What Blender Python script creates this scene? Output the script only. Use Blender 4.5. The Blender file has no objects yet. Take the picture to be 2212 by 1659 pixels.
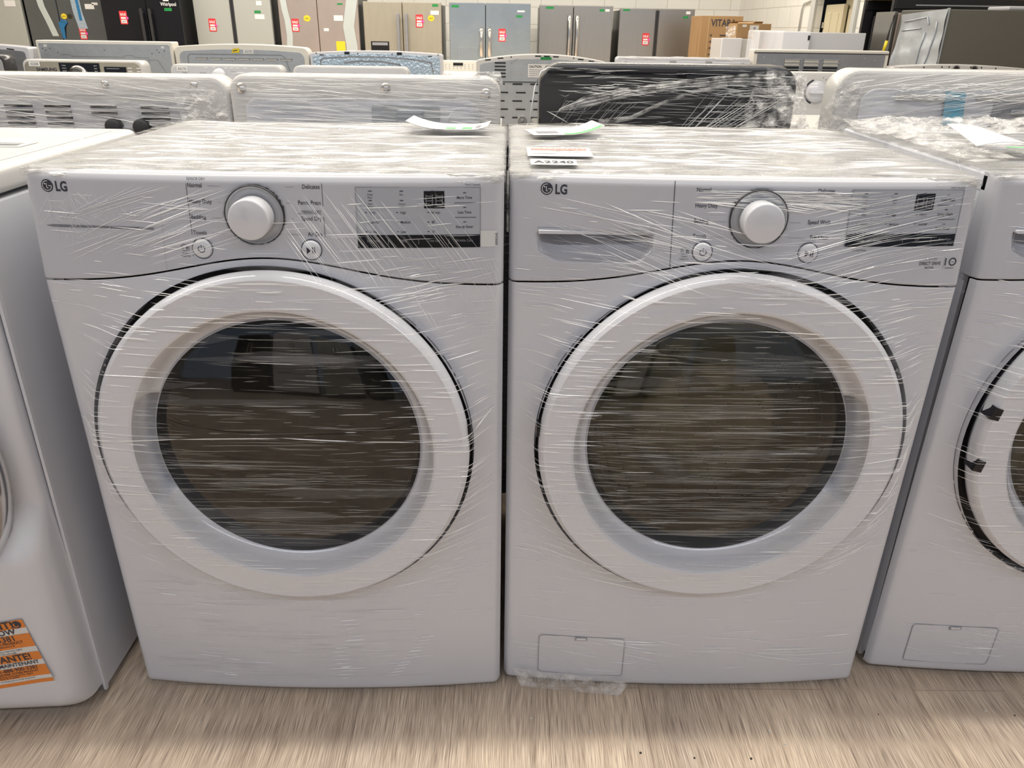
import bpy, math, random
from mathutils import Vector, Matrix, noise
sc = bpy.context.scene
COL = sc.collection
PI = math.pi

# ------------------------------------------------------------------ camera
cam_d = bpy.data.cameras.new('camera')
cam_d.sensor_fit = 'HORIZONTAL'
cam_d.sensor_width = 36.0
cam_d.lens = 36.0 * 1678.3 / 2212.0
cam_d.clip_start = 0.05
cam = bpy.data.objects.new('camera', cam_d)
COL.objects.link(cam)
_p, _r, _y = 0.43124, 0.014855, 0.008773
_f = Vector((math.sin(_y)*math.cos(_p), math.cos(_y)*math.cos(_p), -math.sin(_p)))
_r0 = Vector((math.cos(_y), -math.sin(_y), 0)); _u0 = _r0.cross(_f)
_R = math.cos(_r)*_r0 + math.sin(_r)*_u0
_U = -math.sin(_r)*_r0 + math.cos(_r)*_u0
_M = Matrix((_R, _U, -_f)).transposed().to_4x4()
_M.translation = Vector((0.0075, -1.1337, 1.1748))
cam.matrix_world = _M
sc.camera = cam

# ------------------------------------------------------------------ world, lights, exposure
w = bpy.data.worlds.new('world'); sc.world = w; w.use_nodes = True
bg = w.node_tree.nodes['Background']
bg.inputs[0].default_value = (0.70, 0.82, 1.0, 1); bg.inputs[1].default_value = 0.50
sc.view_settings.view_transform = 'Standard'; sc.view_settings.look = 'None'
sc.view_settings.exposure = 0.0; sc.view_settings.gamma = 1.0
sc.cycles.transparent_max_bounces = 24
sc.cycles.max_bounces = 8
sc.cycles.sample_clamp_indirect = 4.0

def strip_light(x, y, lx, ly, power, col):
    l = bpy.data.lights.new('strip_light', 'AREA'); l.shape = 'RECTANGLE'
    l.size = lx; l.size_y = ly; l.energy = power; l.color = col
    o = bpy.data.objects.new('strip_light', l); o.location = (x, y, 3.28); COL.objects.link(o)
WARM = (1.0, 0.95, 0.86); COOL = (0.82, 0.88, 1.0)
LIGHTS = [(-1.0, 0.17, 7.0, 0.08, 122, WARM), (-1.0, 1.7, 7.0, 0.08, 60, WARM), (0.5, -2.9, 7.0, 0.16, 72, COOL), (-0.5, 3.9, 8.0, 0.12, 130, WARM), (-1.5, 7.0, 7.6, 0.12, 250, WARM)]
for a in LIGHTS: strip_light(*a)

# ------------------------------------------------------------------ materials
def mat(name, col, rough=0.4, metal=0.0, bump=0.0, bscale=40, var=0.0, vscale=5, stretch=(1, 1, 1), spec=0.5, coat=0.0, emis=None):
    m = bpy.data.materials.new(name); m.use_nodes = True
    nt = m.node_tree; p = nt.nodes['Principled BSDF']
    p.inputs['Base Color'].default_value = (*col, 1)
    p.inputs['Roughness'].default_value = rough; p.inputs['Metallic'].default_value = metal
    p.inputs['Specular IOR Level'].default_value = spec
    p.inputs['Coat Weight'].default_value = coat
    tc = nt.nodes.new('ShaderNodeTexCoord'); mp = nt.nodes.new('ShaderNodeMapping')
    mp.inputs['Scale'].default_value = stretch
    nt.links.new(tc.outputs['Object'], mp.inputs[0])
    n = nt.nodes.new('ShaderNodeTexNoise'); n.inputs['Scale'].default_value = vscale; n.inputs['Detail'].default_value = 4
    nt.links.new(mp.outputs[0], n.inputs['Vector'])
    mx = nt.nodes.new('ShaderNodeMix'); mx.data_type = 'RGBA'
    v = max(var, 0.012)
    mx.inputs[6].default_value = (*[c*(1-v) for c in col], 1); mx.inputs[7].default_value = (*[min(1, c*(1+v)) for c in col], 1)
    nt.links.new(n.outputs['Fac'], mx.inputs[0]); nt.links.new(mx.outputs[2], p.inputs['Base Color'])
    if bump > 0:
        n2 = nt.nodes.new('ShaderNodeTexNoise'); n2.inputs['Scale'].default_value = bscale; n2.inputs['Detail'].default_value = 3
        nt.links.new(mp.outputs[0], n2.inputs['Vector'])
        b = nt.nodes.new('ShaderNodeBump'); b.inputs['Strength'].default_value = bump; b.inputs['Distance'].default_value = 0.01
        nt.links.new(n2.outputs['Fac'], b.inputs['Height']); nt.links.new(b.outputs[0], p.inputs['Normal'])
    if emis:
        p.inputs['Emission Color'].default_value = (*emis[:3], 1); p.inputs['Emission Strength'].default_value = emis[3]
    return m

M = {}
M['white'] = mat('white_enamel', (0.64, 0.65, 0.695), 0.22, coat=0.3)
M['white_panel'] = mat('white_plastic', (0.55, 0.555, 0.595), 0.28)
M['white_door'] = mat('white_door_plastic', (0.68, 0.69, 0.73), 0.16, coat=0.3)
M['cream'] = mat('cream_plastic', (0.72, 0.69, 0.62), 0.35)
M['offwhite'] = mat('offwhite_enamel', (0.60, 0.59, 0.575), 0.25)
M['lightgrey'] = mat('light_grey_plastic', (0.50, 0.505, 0.53), 0.35)
M['dispgrey'] = mat('display_grey', (0.42, 0.44, 0.48), 0.25)
M['midgrey'] = mat('mid_grey_plastic', (0.33, 0.335, 0.35), 0.4)
M['black'] = mat('black_plastic', (0.012, 0.012, 0.014), 0.35)
M['blackgloss'] = mat('black_gloss', (0.010, 0.010, 0.013), 0.12, spec=0.3)
M['charcoal'] = mat('charcoal_enamel', (0.035, 0.034, 0.036), 0.22)
M['ink'] = mat('print_ink', (0.035, 0.035, 0.05), 0.6)
M['inkgrey'] = mat('grey_ink', (0.25, 0.25, 0.28), 0.6)
M['inkwhite'] = mat('white_ink', (0.75, 0.75, 0.75), 0.6)
M['rubber'] = mat('rubber', (0.02, 0.02, 0.022), 0.6)
M['galv'] = mat('galvanised_steel', (0.44, 0.47, 0.50), 0.42, 0.55, bump=0.15, bscale=30, var=0.12, vscale=20)
M['galvblue'] = mat('bright_galvanised_steel', (0.50, 0.62, 0.74), 0.30, 0.7, bump=0.6, bscale=90, var=0.25, vscale=60)
M['galvdark'] = mat('dull_galvanised_steel', (0.30, 0.31, 0.33), 0.40, 0.6, bump=0.2, bscale=18, var=0.15, vscale=12)
M['steel'] = mat('stainless_steel', (0.42, 0.41, 0.395), 0.28, 0.92, bump=0.05, bscale=8, var=0.08, vscale=6, stretch=(12, 12, 0.6))
M['steelwarm'] = mat('warm_stainless_steel', (0.42, 0.385, 0.31), 0.38, 0.6, bump=0.05, bscale=8, var=0.1, vscale=8, stretch=(3, 3, 0.6))
M['steelpink'] = mat('film_covered_stainless', (0.47, 0.40, 0.36), 0.30, 0.6, bump=0.25, bscale=5, var=0.1, vscale=4)
M['steelblue'] = mat('blue_toned_stainless', (0.47, 0.53, 0.57), 0.22, 0.9, bump=0.5, bscale=3, var=0.12, vscale=3)
M['steeldark'] = mat('dark_stainless', (0.18, 0.195, 0.205), 0.22, 0.9, bump=0.25, bscale=4, var=0.1, vscale=3)
M['greyfridge'] = mat('flat_grey_enamel', (0.43, 0.44, 0.41), 0.36, 0.25)
M['brownside'] = mat('brown_grey_side', (0.10, 0.095, 0.08), 0.5, var=0.04, bump=0.1, bscale=200)
M['chrome'] = mat('chrome', (0.75, 0.74, 0.72), 0.14, 1.0)
M['drumsteel'] = mat('drum_steel', (0.76, 0.73, 0.62), 0.25, 0.4, bump=0.1, bscale=10, var=0.1)
M['red'] = mat('red_card', (0.62, 0.03, 0.04), 0.5)
M['redfade'] = mat('faded_red_print', (0.75, 0.25, 0.20), 0.5)
M['pink'] = mat('pink_sticker', (0.75, 0.08, 0.35), 0.5)
M['yellow'] = mat('yellow_sticker', (0.70, 0.55, 0.02), 0.5)
M['green'] = mat('green_tape', (0.01, 0.22, 0.05), 0.5)
M['greenpen'] = mat('green_highlighter', (0.10, 0.55, 0.15), 0.5)
M['blue'] = mat('blue_tape', (0.02, 0.16, 0.36), 0.35)
M['bluetape'] = mat('pale_blue_tape', (0.13, 0.38, 0.52), 0.4)
M['orange'] = mat('orange_sticker', (0.72, 0.22, 0.03), 0.45)
M['paper'] = mat('paper', (0.68, 0.68, 0.665), 0.7)
M['card'] = mat('cardboard', (0.36, 0.22, 0.10), 0.75, var=0.08, vscale=4, bump=0.1, bscale=60)
M['cardlight'] = mat('light_cardboard', (0.42, 0.28, 0.14), 0.75)
M['doorcream'] = mat('cream_door_paint', (0.62, 0.55, 0.38), 0.5)
M['frame'] = mat('grey_frame_paint', (0.58, 0.58, 0.55), 0.5)
M['blind'] = mat('dark_void', (0.006, 0.006, 0.007), 0.8)  # near-black colour stands in for unlit space
M['tape'] = mat('clear_tape', (0.46, 0.50, 0.49), 0.15)
M['debris'] = mat('floor_grit', (0.75, 0.72, 0.66), 0.8)
M['debrisdark'] = mat('dark_floor_grit', (0.06, 0.05, 0.04), 0.8)

def mat_alpha(name, col, alpha, rough, bump=0.0, bscale=30, stretch=(1, 1, 1), spec=0.8, anoise=None):
    m = mat(name, col, rough, 0.0, bump, bscale, 0.0, 5, stretch, spec)
    nt = m.node_tree; p = nt.nodes['Principled BSDF']
    p.inputs['Alpha'].default_value = alpha
    if anoise:
        lo, hi, s = anoise
        n = nt.nodes.new('ShaderNodeTexNoise'); n.inputs['Scale'].default_value = s; n.inputs['Detail'].default_value = 5
        mp = [x for x in nt.nodes if x.type == 'MAPPING'][0]
        nt.links.new(mp.outputs[0], n.inputs['Vector'])
        r = nt.nodes.new('ShaderNodeMapRange')
        r.inputs['From Min'].default_value = 0.38; r.inputs['From Max'].default_value = 0.64
        r.inputs['To Min'].default_value = lo; r.inputs['To Max'].default_value = hi
        nt.links.new(n.outputs['Fac'], r.inputs['Value']); nt.links.new(r.outputs[0], p.inputs['Alpha'])
    return m
M['film_top'] = mat_alpha('crumpled_film', (0.50, 0.49, 0.45), 0.5, 0.10, 1.0, 34, (1.4, 6, 3), anoise=(0.10, 0.75, 18))
M['film_back'] = mat_alpha('stretched_film', (0.70, 0.69, 0.68), 0.25, 0.14, 0.9, 22, (1.5, 7, 7), anoise=(0.0, 0.30, 10))
M['film_crumple'] = mat_alpha('bunched_film', (0.88, 0.87, 0.85), 0.5, 0.08, 0.8, 60, (1, 1, 1), anoise=(0.04, 0.60, 34))
M['streak'] = mat_alpha('film_crease_glint', (1.0, 1.0, 0.98), 0.85, 0.16)  # white colour stands in for the glints along clear film creases
M['streak_soft'] = mat_alpha('soft_crease_glint', (0.92, 0.92, 0.95), 0.38, 0.25)  # fainter crease glints, also put into the colour
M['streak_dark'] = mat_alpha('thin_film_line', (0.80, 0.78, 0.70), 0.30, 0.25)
M['streak_shade'] = mat_alpha('shaded_film_fold', (0.42, 0.42, 0.43), 0.22, 0.3)  # grey puts the shade of film folds into the colour
M['haze'] = mat_alpha('film_haze', (0.85, 0.86, 0.90), 0.05, 0.25)

def glass_mat(name, tint, refl=1.0):
    m = bpy.data.materials.new(name); m.use_nodes = True; nt = m.node_tree
    for n in list(nt.nodes):
        if n.type != 'OUTPUT_MATERIAL': nt.nodes.remove(n)
    out = [n for n in nt.nodes if n.type == 'OUTPUT_MATERIAL'][0]
    t = nt.nodes.new('ShaderNodeBsdfTransparent'); t.inputs[0].default_value = (*tint, 1)
    g = nt.nodes.new('ShaderNodeBsdfGlossy'); g.inputs['Roughness'].default_value = 0.04; g.inputs[0].default_value = (refl, refl, refl, 1)
    f = nt.nodes.new('ShaderNodeFresnel'); f.inputs[0].default_value = 1.55
    mx = nt.nodes.new('ShaderNodeMixShader')
    nt.links.new(f.outputs[0], mx.inputs[0]); nt.links.new(t.outputs[0], mx.inputs[1]); nt.links.new(g.outputs[0], mx.inputs[2])
    nt.links.new(mx.outputs[0], out.inputs[0])
    return m
M['glass_dark'] = glass_mat('dark_tinted_glass', (0.30, 0.28, 0.25))
M['glass_tint'] = glass_mat('tinted_glass', (0.88, 0.85, 0.76))
M['glass_clear'] = glass_mat('clear_bowl_glass', (0.95, 0.95, 0.92))

def drum_mat():
    m = mat('perforated_drum_steel', (0.74, 0.71, 0.60), 0.3, 0.35)
    nt = m.node_tree; p = nt.nodes['Principled BSDF']
    tc = nt.nodes.new('ShaderNodeTexCoord')
    v = nt.nodes.new('ShaderNodeTexVoronoi'); v.inputs['Scale'].default_value = 55; v.inputs['Randomness'].default_value = 0.15
    nt.links.new(tc.outputs['Object'], v.inputs['Vector'])
    r = nt.nodes.new('ShaderNodeMapRange'); r.inputs[1].default_value = 0.16; r.inputs[2].default_value = 0.22
    r.inputs[3].default_value = 0; r.inputs[4].default_value = 1
    nt.links.new(v.outputs['Distance'], r.inputs[0])
    mx = nt.nodes.new('ShaderNodeMix'); mx.data_type = 'RGBA'
    mx.inputs[6].default_value = (0.02, 0.02, 0.015, 1); mx.inputs[7].default_value = (0.74, 0.71, 0.60, 1)
    nt.links.new(r.outputs[0], mx.inputs[0]); nt.links.new(mx.outputs[2], p.inputs['Base Color'])
    return m
M['perf'] = drum_mat()

def floor_mat():
    m = mat('wood_look_vinyl', (0.5, 0.42, 0.34), 0.45); nt = m.node_tree; p = nt.nodes['Principled BSDF']
    tc = nt.nodes.new('ShaderNodeTexCoord')
    # slow warp so the grain meanders into cathedral figures
    wn = nt.nodes.new('ShaderNodeTexNoise'); wn.inputs['Scale'].default_value = 3.0; wn.inputs['Detail'].default_value = 2
    wm = nt.nodes.new('ShaderNodeMapping'); wm.inputs['Scale'].default_value = (1.6, 0.7, 1)
    nt.links.new(tc.outputs['Object'], wm.inputs[0]); nt.links.new(wm.outputs[0], wn.inputs['Vector'])
    ad = nt.nodes.new('ShaderNodeVectorMath'); ad.operation = 'MULTIPLY_ADD'
    ad.inputs[1].default_value = (0.035, 0.0, 0); nt.links.new(wn.outputs['Color'], ad.inputs[0]); nt.links.new(tc.outputs['Object'], ad.inputs[2])
    def nz(scale, st, det=6):
        mp = nt.nodes.new('ShaderNodeMapping'); mp.inputs['Scale'].default_value = st
        nt.links.new(ad.outputs[0], mp.inputs[0])
        n = nt.nodes.new('ShaderNodeTexNoise'); n.inputs['Scale'].default_value = scale; n.inputs['Detail'].default_value = det
        nt.links.new(mp.outputs[0], n.inputs['Vector']); return n
    fine = nz(100, (7.0, 0.16, 1), 4); mid = nz(14, (4, 0.2, 1)); big = nz(2.2, (3.0, 0.8, 1), 3)
    def ramp(src, stops):
        r = nt.nodes.new('ShaderNodeValToRGB'); e = r.color_ramp.elements
        e[0].position = stops[0][0]; e[0].color = (*stops[0][1], 1); e[1].position = stops[-1][0]; e[1].color = (*stops[-1][1], 1)
        for q, c in stops[1:-1]:
            x = e.new(q); x.color = (*c, 1)
        nt.links.new(src.outputs['Fac'], r.inputs[0]); return r
    r1 = ramp(fine, [(0.30, (0.34, 0.27, 0.215)), (0.48, (0.74, 0.60, 0.465)), (0.64, (0.98, 0.84, 0.68))])
    r2 = ramp(mid, [(0.32, (0.80, 0.78, 0.77)), (0.55, (1, 1, 1))])
    r3 = ramp(big, [(0.30, (0.80, 0.79, 0.80)), (0.65, (1.0, 0.98, 0.95))])
    def mul(a, b):
        x = nt.nodes.new('ShaderNodeMix'); x.data_type = 'RGBA'; x.blend_type = 'MULTIPLY'; x.inputs[0].default_value = 1
        nt.links.new(a, x.inputs[6]); nt.links.new(b, x.inputs[7]); return x.outputs[2]
    o = mul(mul(r1.outputs[0], r2.outputs[0]), r3.outputs[0])
    br = nt.nodes.new('ShaderNodeTexBrick'); bm = nt.nodes.new('ShaderNodeMapping'); bm.inputs['Rotation'].default_value = (0, 0, PI/2)
    bm.inputs['Location'].default_value = (0.0, 0.085, 0)
    nt.links.new(tc.outputs['Object'], bm.inputs[0]); nt.links.new(bm.outputs[0], br.inputs[0])
    br.inputs['Scale'].default_value = 1; br.inputs['Brick Width'].default_value = 1.22; br.inputs['Row Height'].default_value = 0.18
    br.inputs['Mortar Size'].default_value = 0.0007; br.inputs['Mortar Smooth'].default_value = 0.2
    br.inputs['Color1'].default_value = (1, 1, 1, 1); br.inputs['Color2'].default_value = (0.88, 0.87, 0.87, 1); br.inputs['Mortar'].default_value = (0.55, 0.5, 0.5, 1)
    o = mul(o, br.outputs[0])
    nt.links.new(o, p.inputs['Base Color'])
    b = nt.nodes.new('ShaderNodeBump'); b.inputs['Strength'].default_value = 0.25; b.inputs['Distance'].default_value = 0.002
    nt.links.new(fine.outputs['Fac'], b.inputs['Height']); nt.links.new(b.outputs[0], p.inputs['Normal'])
    return m
M['floor'] = floor_mat()

def block_mat(name, axis):
    m = mat(name, (0.84, 0.825, 0.77), 0.6); nt = m.node_tree; p = nt.nodes['Principled BSDF']
    tc = nt.nodes.new('ShaderNodeTexCoord'); sp = nt.nodes.new('ShaderNodeSeparateXYZ'); cb = nt.nodes.new('ShaderNodeCombineXYZ')
    nt.links.new(tc.outputs['Object'], sp.inputs[0]); nt.links.new(sp.outputs[axis], cb.inputs[0]); nt.links.new(sp.outputs[2], cb.inputs[1])
    br = nt.nodes.new('ShaderNodeTexBrick'); nt.links.new(cb.outputs[0], br.inputs[0])
    br.inputs['Scale'].default_value = 1; br.inputs['Brick Width'].default_value = 0.4; br.inputs['Row Height'].default_value = 0.2
    br.inputs['Mortar Size'].default_value = 0.005; br.inputs['Mortar Smooth'].default_value = 0.4
    br.inputs['Color1'].default_value = (0.84, 0.825, 0.77, 1); br.inputs['Color2'].default_value = (0.815, 0.80, 0.745, 1); br.inputs['Mortar'].default_value = (0.63, 0.60, 0.52, 1)
    nt.links.new(br.outputs[0], p.inputs['Base Color'])
    b = nt.nodes.new('ShaderNodeBump'); b.inputs['Strength'].default_value = 0.5; b.inputs['Distance'].default_value = 0.004; b.invert = True
    nt.links.new(br.outputs['Fac'], b.inputs['Height']); nt.links.new(b.outputs[0], p.inputs['Normal'])
    return m
M['block_x'] = block_mat('painted_block_x', 0); M['block_y'] = block_mat('painted_block_y', 1)
M['ceil'] = mat('ceiling_white', (0.72, 0.72, 0.70), 0.8)

# ------------------------------------------------------------------ mesh helpers
_txt = {}
def glyphs(body, bold):
    k = (body, bold)
    if k not in _txt:
        c = bpy.data.curves.new('t', 'FONT'); c.body = body; c.size = 1; c.resolution_u = 3; c.offset = bold
        o = bpy.data.objects.new('t', c); COL.objects.link(o)
        dg = bpy.context.evaluated_depsgraph_get(); e = o.evaluated_get(dg); me = e.to_mesh()
        vs = [(v.co.x, v.co.y) for v in me.vertices]; fs = [tuple(p.vertices) for p in me.polygons]
        e.to_mesh_clear(); bpy.data.objects.remove(o); bpy.data.curves.remove(c)
        _txt[k] = (vs, fs)
    return _txt[k]

class MB:
    def __init__(s): s.v = []; s.f = []; s.m = []; s.s = []
    def add(s, vs, fs, mi=0, sm=False):
        b = len(s.v); s.v += [tuple(v) for v in vs]
        for f in fs: s.f.append(tuple(b+i for i in f)); s.m.append(mi); s.s.append(sm)
        return s
    def box(s, x0, x1, y0, y1, z0, z1, mi=0):
        vs = [(x, y, z) for x in (x0, x1) for y in (y0, y1) for z in (z0, z1)]
        return s.add(vs, [(0, 1, 3, 2), (4, 6, 7, 5), (0, 4, 5, 1), (2, 3, 7, 6), (0, 2, 6, 4), (1, 5, 7, 3)], mi)
    def prism(s, pts, y0, y1, mi=0, axis='y', sm=False):
        n = len(pts)
        def P(a, b, t): return {'y': (a, t, b), 'x': (t, a, b), 'z': (a, b, t)}[axis]
        vs = [P(a, b, y0) for a, b in pts] + [P(a, b, y1) for a, b in pts]
        s.add(vs, [tuple(range(n)), tuple(range(2*n-1, n-1, -1))], mi)
        b = len(s.v) - 2*n
        for i in range(n):
            j = (i+1) % n; s.f.append((b+i, b+n+i, b+n+j, b+j)); s.m.append(mi); s.s.append(sm)
        return s
    def rrect(s, x0, x1, z0, z1, r, y0, y1, mi=0, corners=(1, 1, 1, 1), n=6, sm=True, axis='y'):
        return s.prism(rr(x0, x1, z0, z1, r, corners, n), y0, y1, mi, axis, sm)
    def grid(s, nu, nv, fn, mi=0, skip=None, sm=True):
        vs = [fn(i/nu, j/nv) for j in range(nv+1) for i in range(nu+1)]
        fs = []
        for j in range(nv):
            for i in range(nu):
                a = j*(nu+1)+i; q = (a, a+1, a+nu+2, a+nu+1)
                if skip and skip([vs[t] for t in q]): continue
                fs.append(q)
        return s.add(vs, fs, mi, sm)
    def lathe(s, prof, cx=0, cz=0, n=72, mi=0, sm=True, cy=0, cap=False):
        # prof(theta) -> list of (r, y) or plain list ; axis along y
        fn = prof if callable(prof) else (lambda t: prof)
        vs = []; k = len(fn(0))
        for i in range(n):
            t = 2*PI*i/n
            for r, y in fn(t): vs.append((cx+r*math.cos(t), cy+y, cz+r*math.sin(t)))
        fs = []
        for i in range(n):
            j = (i+1) % n
            for q in range(k-1): fs.append((i*k+q, j*k+q, j*k+q+1, i*k+q+1))
        if cap: fs.append(tuple(i*k+k-1 for i in range(n)))
        return s.add(vs, fs, mi, sm)
    def cyl(s, cx, cz, r, y0, y1, n=24, mi=0):
        return s.prism([(cx+r*math.cos(2*PI*i/n), cz+r*math.sin(2*PI*i/n)) for i in range(n)], y0, y1, mi, 'y', True)
    def tube(s, path, r, n=8, mi=0):
        path = [Vector(p) for p in path]; vs = []; k = len(path)
        for i, p in enumerate(path):
            d = (path[min(i+1, k-1)] - path[max(i-1, 0)]).normalized()
            a = d.cross(Vector((0, 0, 1))) if abs(d.z) < 0.9 else d.cross(Vector((1, 0, 0)))
            a.normalize(); b = d.cross(a)
            for q in range(n):
                t = 2*PI*q/n; vs.append(tuple(p + r*(math.cos(t)*a+math.sin(t)*b)))
        fs = [(i*n+q, i*n+(q+1) % n, (i+1)*n+(q+1) % n, (i+1)*n+q) for i in range(k-1) for q in range(n)]
        fs += [tuple(range(n-1, -1, -1)), tuple(range((k-1)*n, k*n))]
        return s.add(vs, fs, mi, True)
    def line(s, pts, wd, yf, mi=0, eps=0.0006):
        # flat printed line in the x-z plane laid on surface yf(x, z)
        for (a, b), (c, d) in zip(pts[:-1], pts[1:]):
            L = math.hypot(c-a, d-b) or 1e-9; nx, nz = -(d-b)/L*wd/2, (c-a)/L*wd/2
            vs = [(a+nx, b+nz), (c+nx, d+nz), (c-nx, d-nz), (a-nx, b-nz)]
            s.add([(x, yf(x, z)-eps, z) for x, z in vs], [(0, 1, 2, 3)], mi)
        return s
    def ring(s, cx, cz, r, wd, yf, mi=0, a0=0, a1=2*PI, n=40, eps=0.0006):
        return s.line([(cx+r*math.cos(a0+(a1-a0)*i/n), cz+r*math.sin(a0+(a1-a0)*i/n)) for i in range(n+1)], wd, yf, mi, eps)
    def poly(s, pts, yf, mi=0, eps=0.0006):
        return s.add([(x, yf(x, z)-eps, z) for x, z in pts], [tuple(range(len(pts)))], mi)
    def patch(s, x0, x1, z0, z1, yf, mi=0, eps=0.0005, n=10):
        return s.grid(n, 3, lambda u, v: (x0+(x1-x0)*u, yf(x0+(x1-x0)*u, z0+(z1-z0)*v)-eps, z0+(z1-z0)*v), mi, sm=False)
    def text(s, body, size, x, z, yf, mi=0, align='L', sx=0.86, bold=0.0, eps=0.0008, rot=0, plane=None):
        vs, fs = glyphs(body, bold)
        if not vs: return s
        w0 = min(v[0] for v in vs); w1 = max(v[0] for v in vs)
        off = {'L': -w0, 'R': -w1, 'C': -(w0+w1)/2}[align]
        out = []
        for a, b in vs:
            a = (a+off)*size*sx; b = b*size
            ca, sa = math.cos(rot), math.sin(rot)
            a, b = a*ca-b*sa, a*sa+b*ca
            if plane: out.append(plane(x+a, z+b))
            else: out.append((x+a, yf(x+a, z+b)-eps, z+b))
        return s.add(out, fs, mi)
    def build(s, name, mats, parent=None, bevel=0, seg=2, loc=None):
        me = bpy.data.meshes.new(name); me.from_pydata(s.v, [], s.f); me.update()
        for m in (mats if isinstance(mats, (list, tuple)) else [mats]): me.materials.append(M[m] if isinstance(m, str) else m)
        me.polygons.foreach_set('material_index', s.m); me.polygons.foreach_set('use_smooth', s.s)
        o = bpy.data.objects.new(name, me); COL.objects.link(o)
        if parent: o.parent = parent
        if loc: o.location = loc
        if bevel:
            b = o.modifiers.new('bevel', 'BEVEL'); b.width = bevel; b.segments = seg; b.limit_method = 'ANGLE'; b.angle_limit = math.radians(50)
        return o

def rr(x0, x1, z0, z1, r, corners=(1, 1, 1, 1), n=6):
    # rounded rectangle; corners bottom-left, bottom-right, top-right, top-left
    out = []
    for (cx, cz, a, px, pz), c in zip(((x0+r, z0+r, PI, x0, z0), (x1-r, z0+r, 1.5*PI, x1, z0), (x1-r, z1-r, 0, x1, z1), (x0+r, z1-r, .5*PI, x0, z1)), corners):
        if c: out += [(cx+r*math.cos(a+.5*PI*i/n), cz+r*math.sin(a+.5*PI*i/n)) for i in range(n+1)]
        else: out.append((px, pz))
    return out

def thing(name, label, cat, loc=(0, 0, 0), rz=0, group=None):
    o = bpy.data.objects.new(name, None); COL.objects.link(o); o.location = loc; o.rotation_euler = (0, 0, rz); o.empty_display_size = 0.1
    o['label'] = label; o['category'] = cat
    if group: o['group'] = group
    return o
def tag(o, label, cat, group=None):
    o['label'] = label; o['category'] = cat
    if group: o['group'] = group
    return o
def plabel(o, t): o['label'] = t; return o
def struct(o): o['kind'] = 'structure'; return o
def flat(c): return lambda x, z: c
def sstep(a, b, x):
    t = max(0, min(1, (x-a)/(b-a))); return t*t*(3-2*t)

# ------------------------------------------------------------------ room shell
struct(MB().box(-8, 6.5, -6, 10.2, -0.1, 0).build('floor', 'floor'))
struct(MB().box(-8, 6.5, -6, 10.2, 3.3, 3.4).build('ceiling', 'ceil'))
struct(MB().box(-8, 2.92, 9.8, 10.0, 0, 3.3).build('wall_back', 'block_x'))
struct(MB().box(-8.2, -8, -6, 10.2, 0, 3.3).build('wall_left', 'block_y'))
wr = MB().box(2.92, 2.98, 7.05, 10.0, 0, 3.3).box(2.92, 2.98, 5.85, 6.14, 0, 3.3).box(2.92, 2.98, 6.14, 7.05, 1.50, 3.3)
struct(wr.build('wall_right', 'block_y'))
struct(MB().box(3.12, 6.5, 5.95, 6.10, 0, 3.3).build('wall_alcove', 'block_x'))
struct(MB().box(6.3, 6.5, -6, 6.0, 0, 3.3).build('wall_side', 'block_y'))
d1 = struct(MB().box(2.895, 2.925, 7.05, 7.16, 0, 1.57, 0).box(2.895, 2.925, 6.06, 6.14, 0, 1.57, 0).box(2.895, 2.925, 6.06, 7.16, 1.50, 1.57, 0).build('door_1', 'frame', bevel=0.004))
# panelled door leaf standing ajar beyond the opening, with a second one behind it
leaf = MB().box(3.00, 3.04, 6.60, 7.03, 0, 1.40)
leaf.box(2.992, 3.01, 6.68, 6.80, 0.9, 1.33).box(2.992, 3.01, 6.86, 6.97, 0.9, 1.33)
leaf.build('door_leaf', 'doorcream', d1, bevel=0.006)
MB().box(3.06, 3.10, 6.16, 6.72, 0, 1.49).box(3.05, 3.07, 6.3, 6.6, 0.9, 1.36).build('door_leaf', 'doorcream', d1, bevel=0.006)
MB().box(3.5, 3.55, 6.12, 9.9, 0, 3.3).build('dark_room_sheet', 'blind', d1)  # black sheet standing in for the darkness beyond the opening
MB().box(2.985, 3.0, 7.00, 7.03, 1.20, 1.25).build('hinge', 'chrome', d1)
def conduit(pts, label):
    tag(MB().tube(pts, 0.009, 6).build('conduit', 'frame'), label, 'cable')
conduit([(2.905, 7.42, 1.12), (2.905, 7.42, 1.36), (2.905, 7.38, 1.42), (2.905, 7.1, 1.45), (2.905, 6.9, 1.52), (2.905, 6.8, 1.9)], 'thin grey cable clipped round the left corner of the door frame on the block wall')
conduit([(2.905, 6.10, 1.05), (2.905, 6.10, 1.3), (2.905, 6.09, 2.2)], 'thin bluish cable running straight up at the right side of the door opening')

# ------------------------------------------------------------------ LG style front loader
W2 = 0.343; DR = 0.292; DZ = 0.558; ZT = 0.983
def seam(x):
    return 0.824 + 0.041*math.exp(-((x+0.0)/0.170)**2)
def lean(z):
    return -0.014*(z-0.02)/0.80 if z < 0.82 else -0.014*(1-(z-0.82)/0.163)
def front_y(x, z):
    b = -0.020*(1-(x/W2)**2) + lean(z)
    r = 0.013; a = abs(x)-(W2-r)
    if a > 0: b += r - math.sqrt(max(0, r*r-a*a))
    b -= 0.004
    t = z-(ZT-0.014)
    if t > 0: b += 0.014 - math.sqrt(max(0, 0.014**2-t*t))
    return b
def low_y(x, z):
    b = front_y(x, min(z, 0.9))
    t = 0.024-z
    if t > 0: b += 0.014 - math.sqrt(max(0, 0.014**2-t*t)) if t < 0.014 else 0.014
    r = math.hypot(x, z-DZ)
    # raised arch of sheet following the door opening just under the control panel
    r = math.hypot(x, z-DZ+0.008)
    if z > DZ: b += 0.005*(1-sstep(0.297, 0.316, r))*sstep(DZ, DZ+.15, z)
    return b

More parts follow.
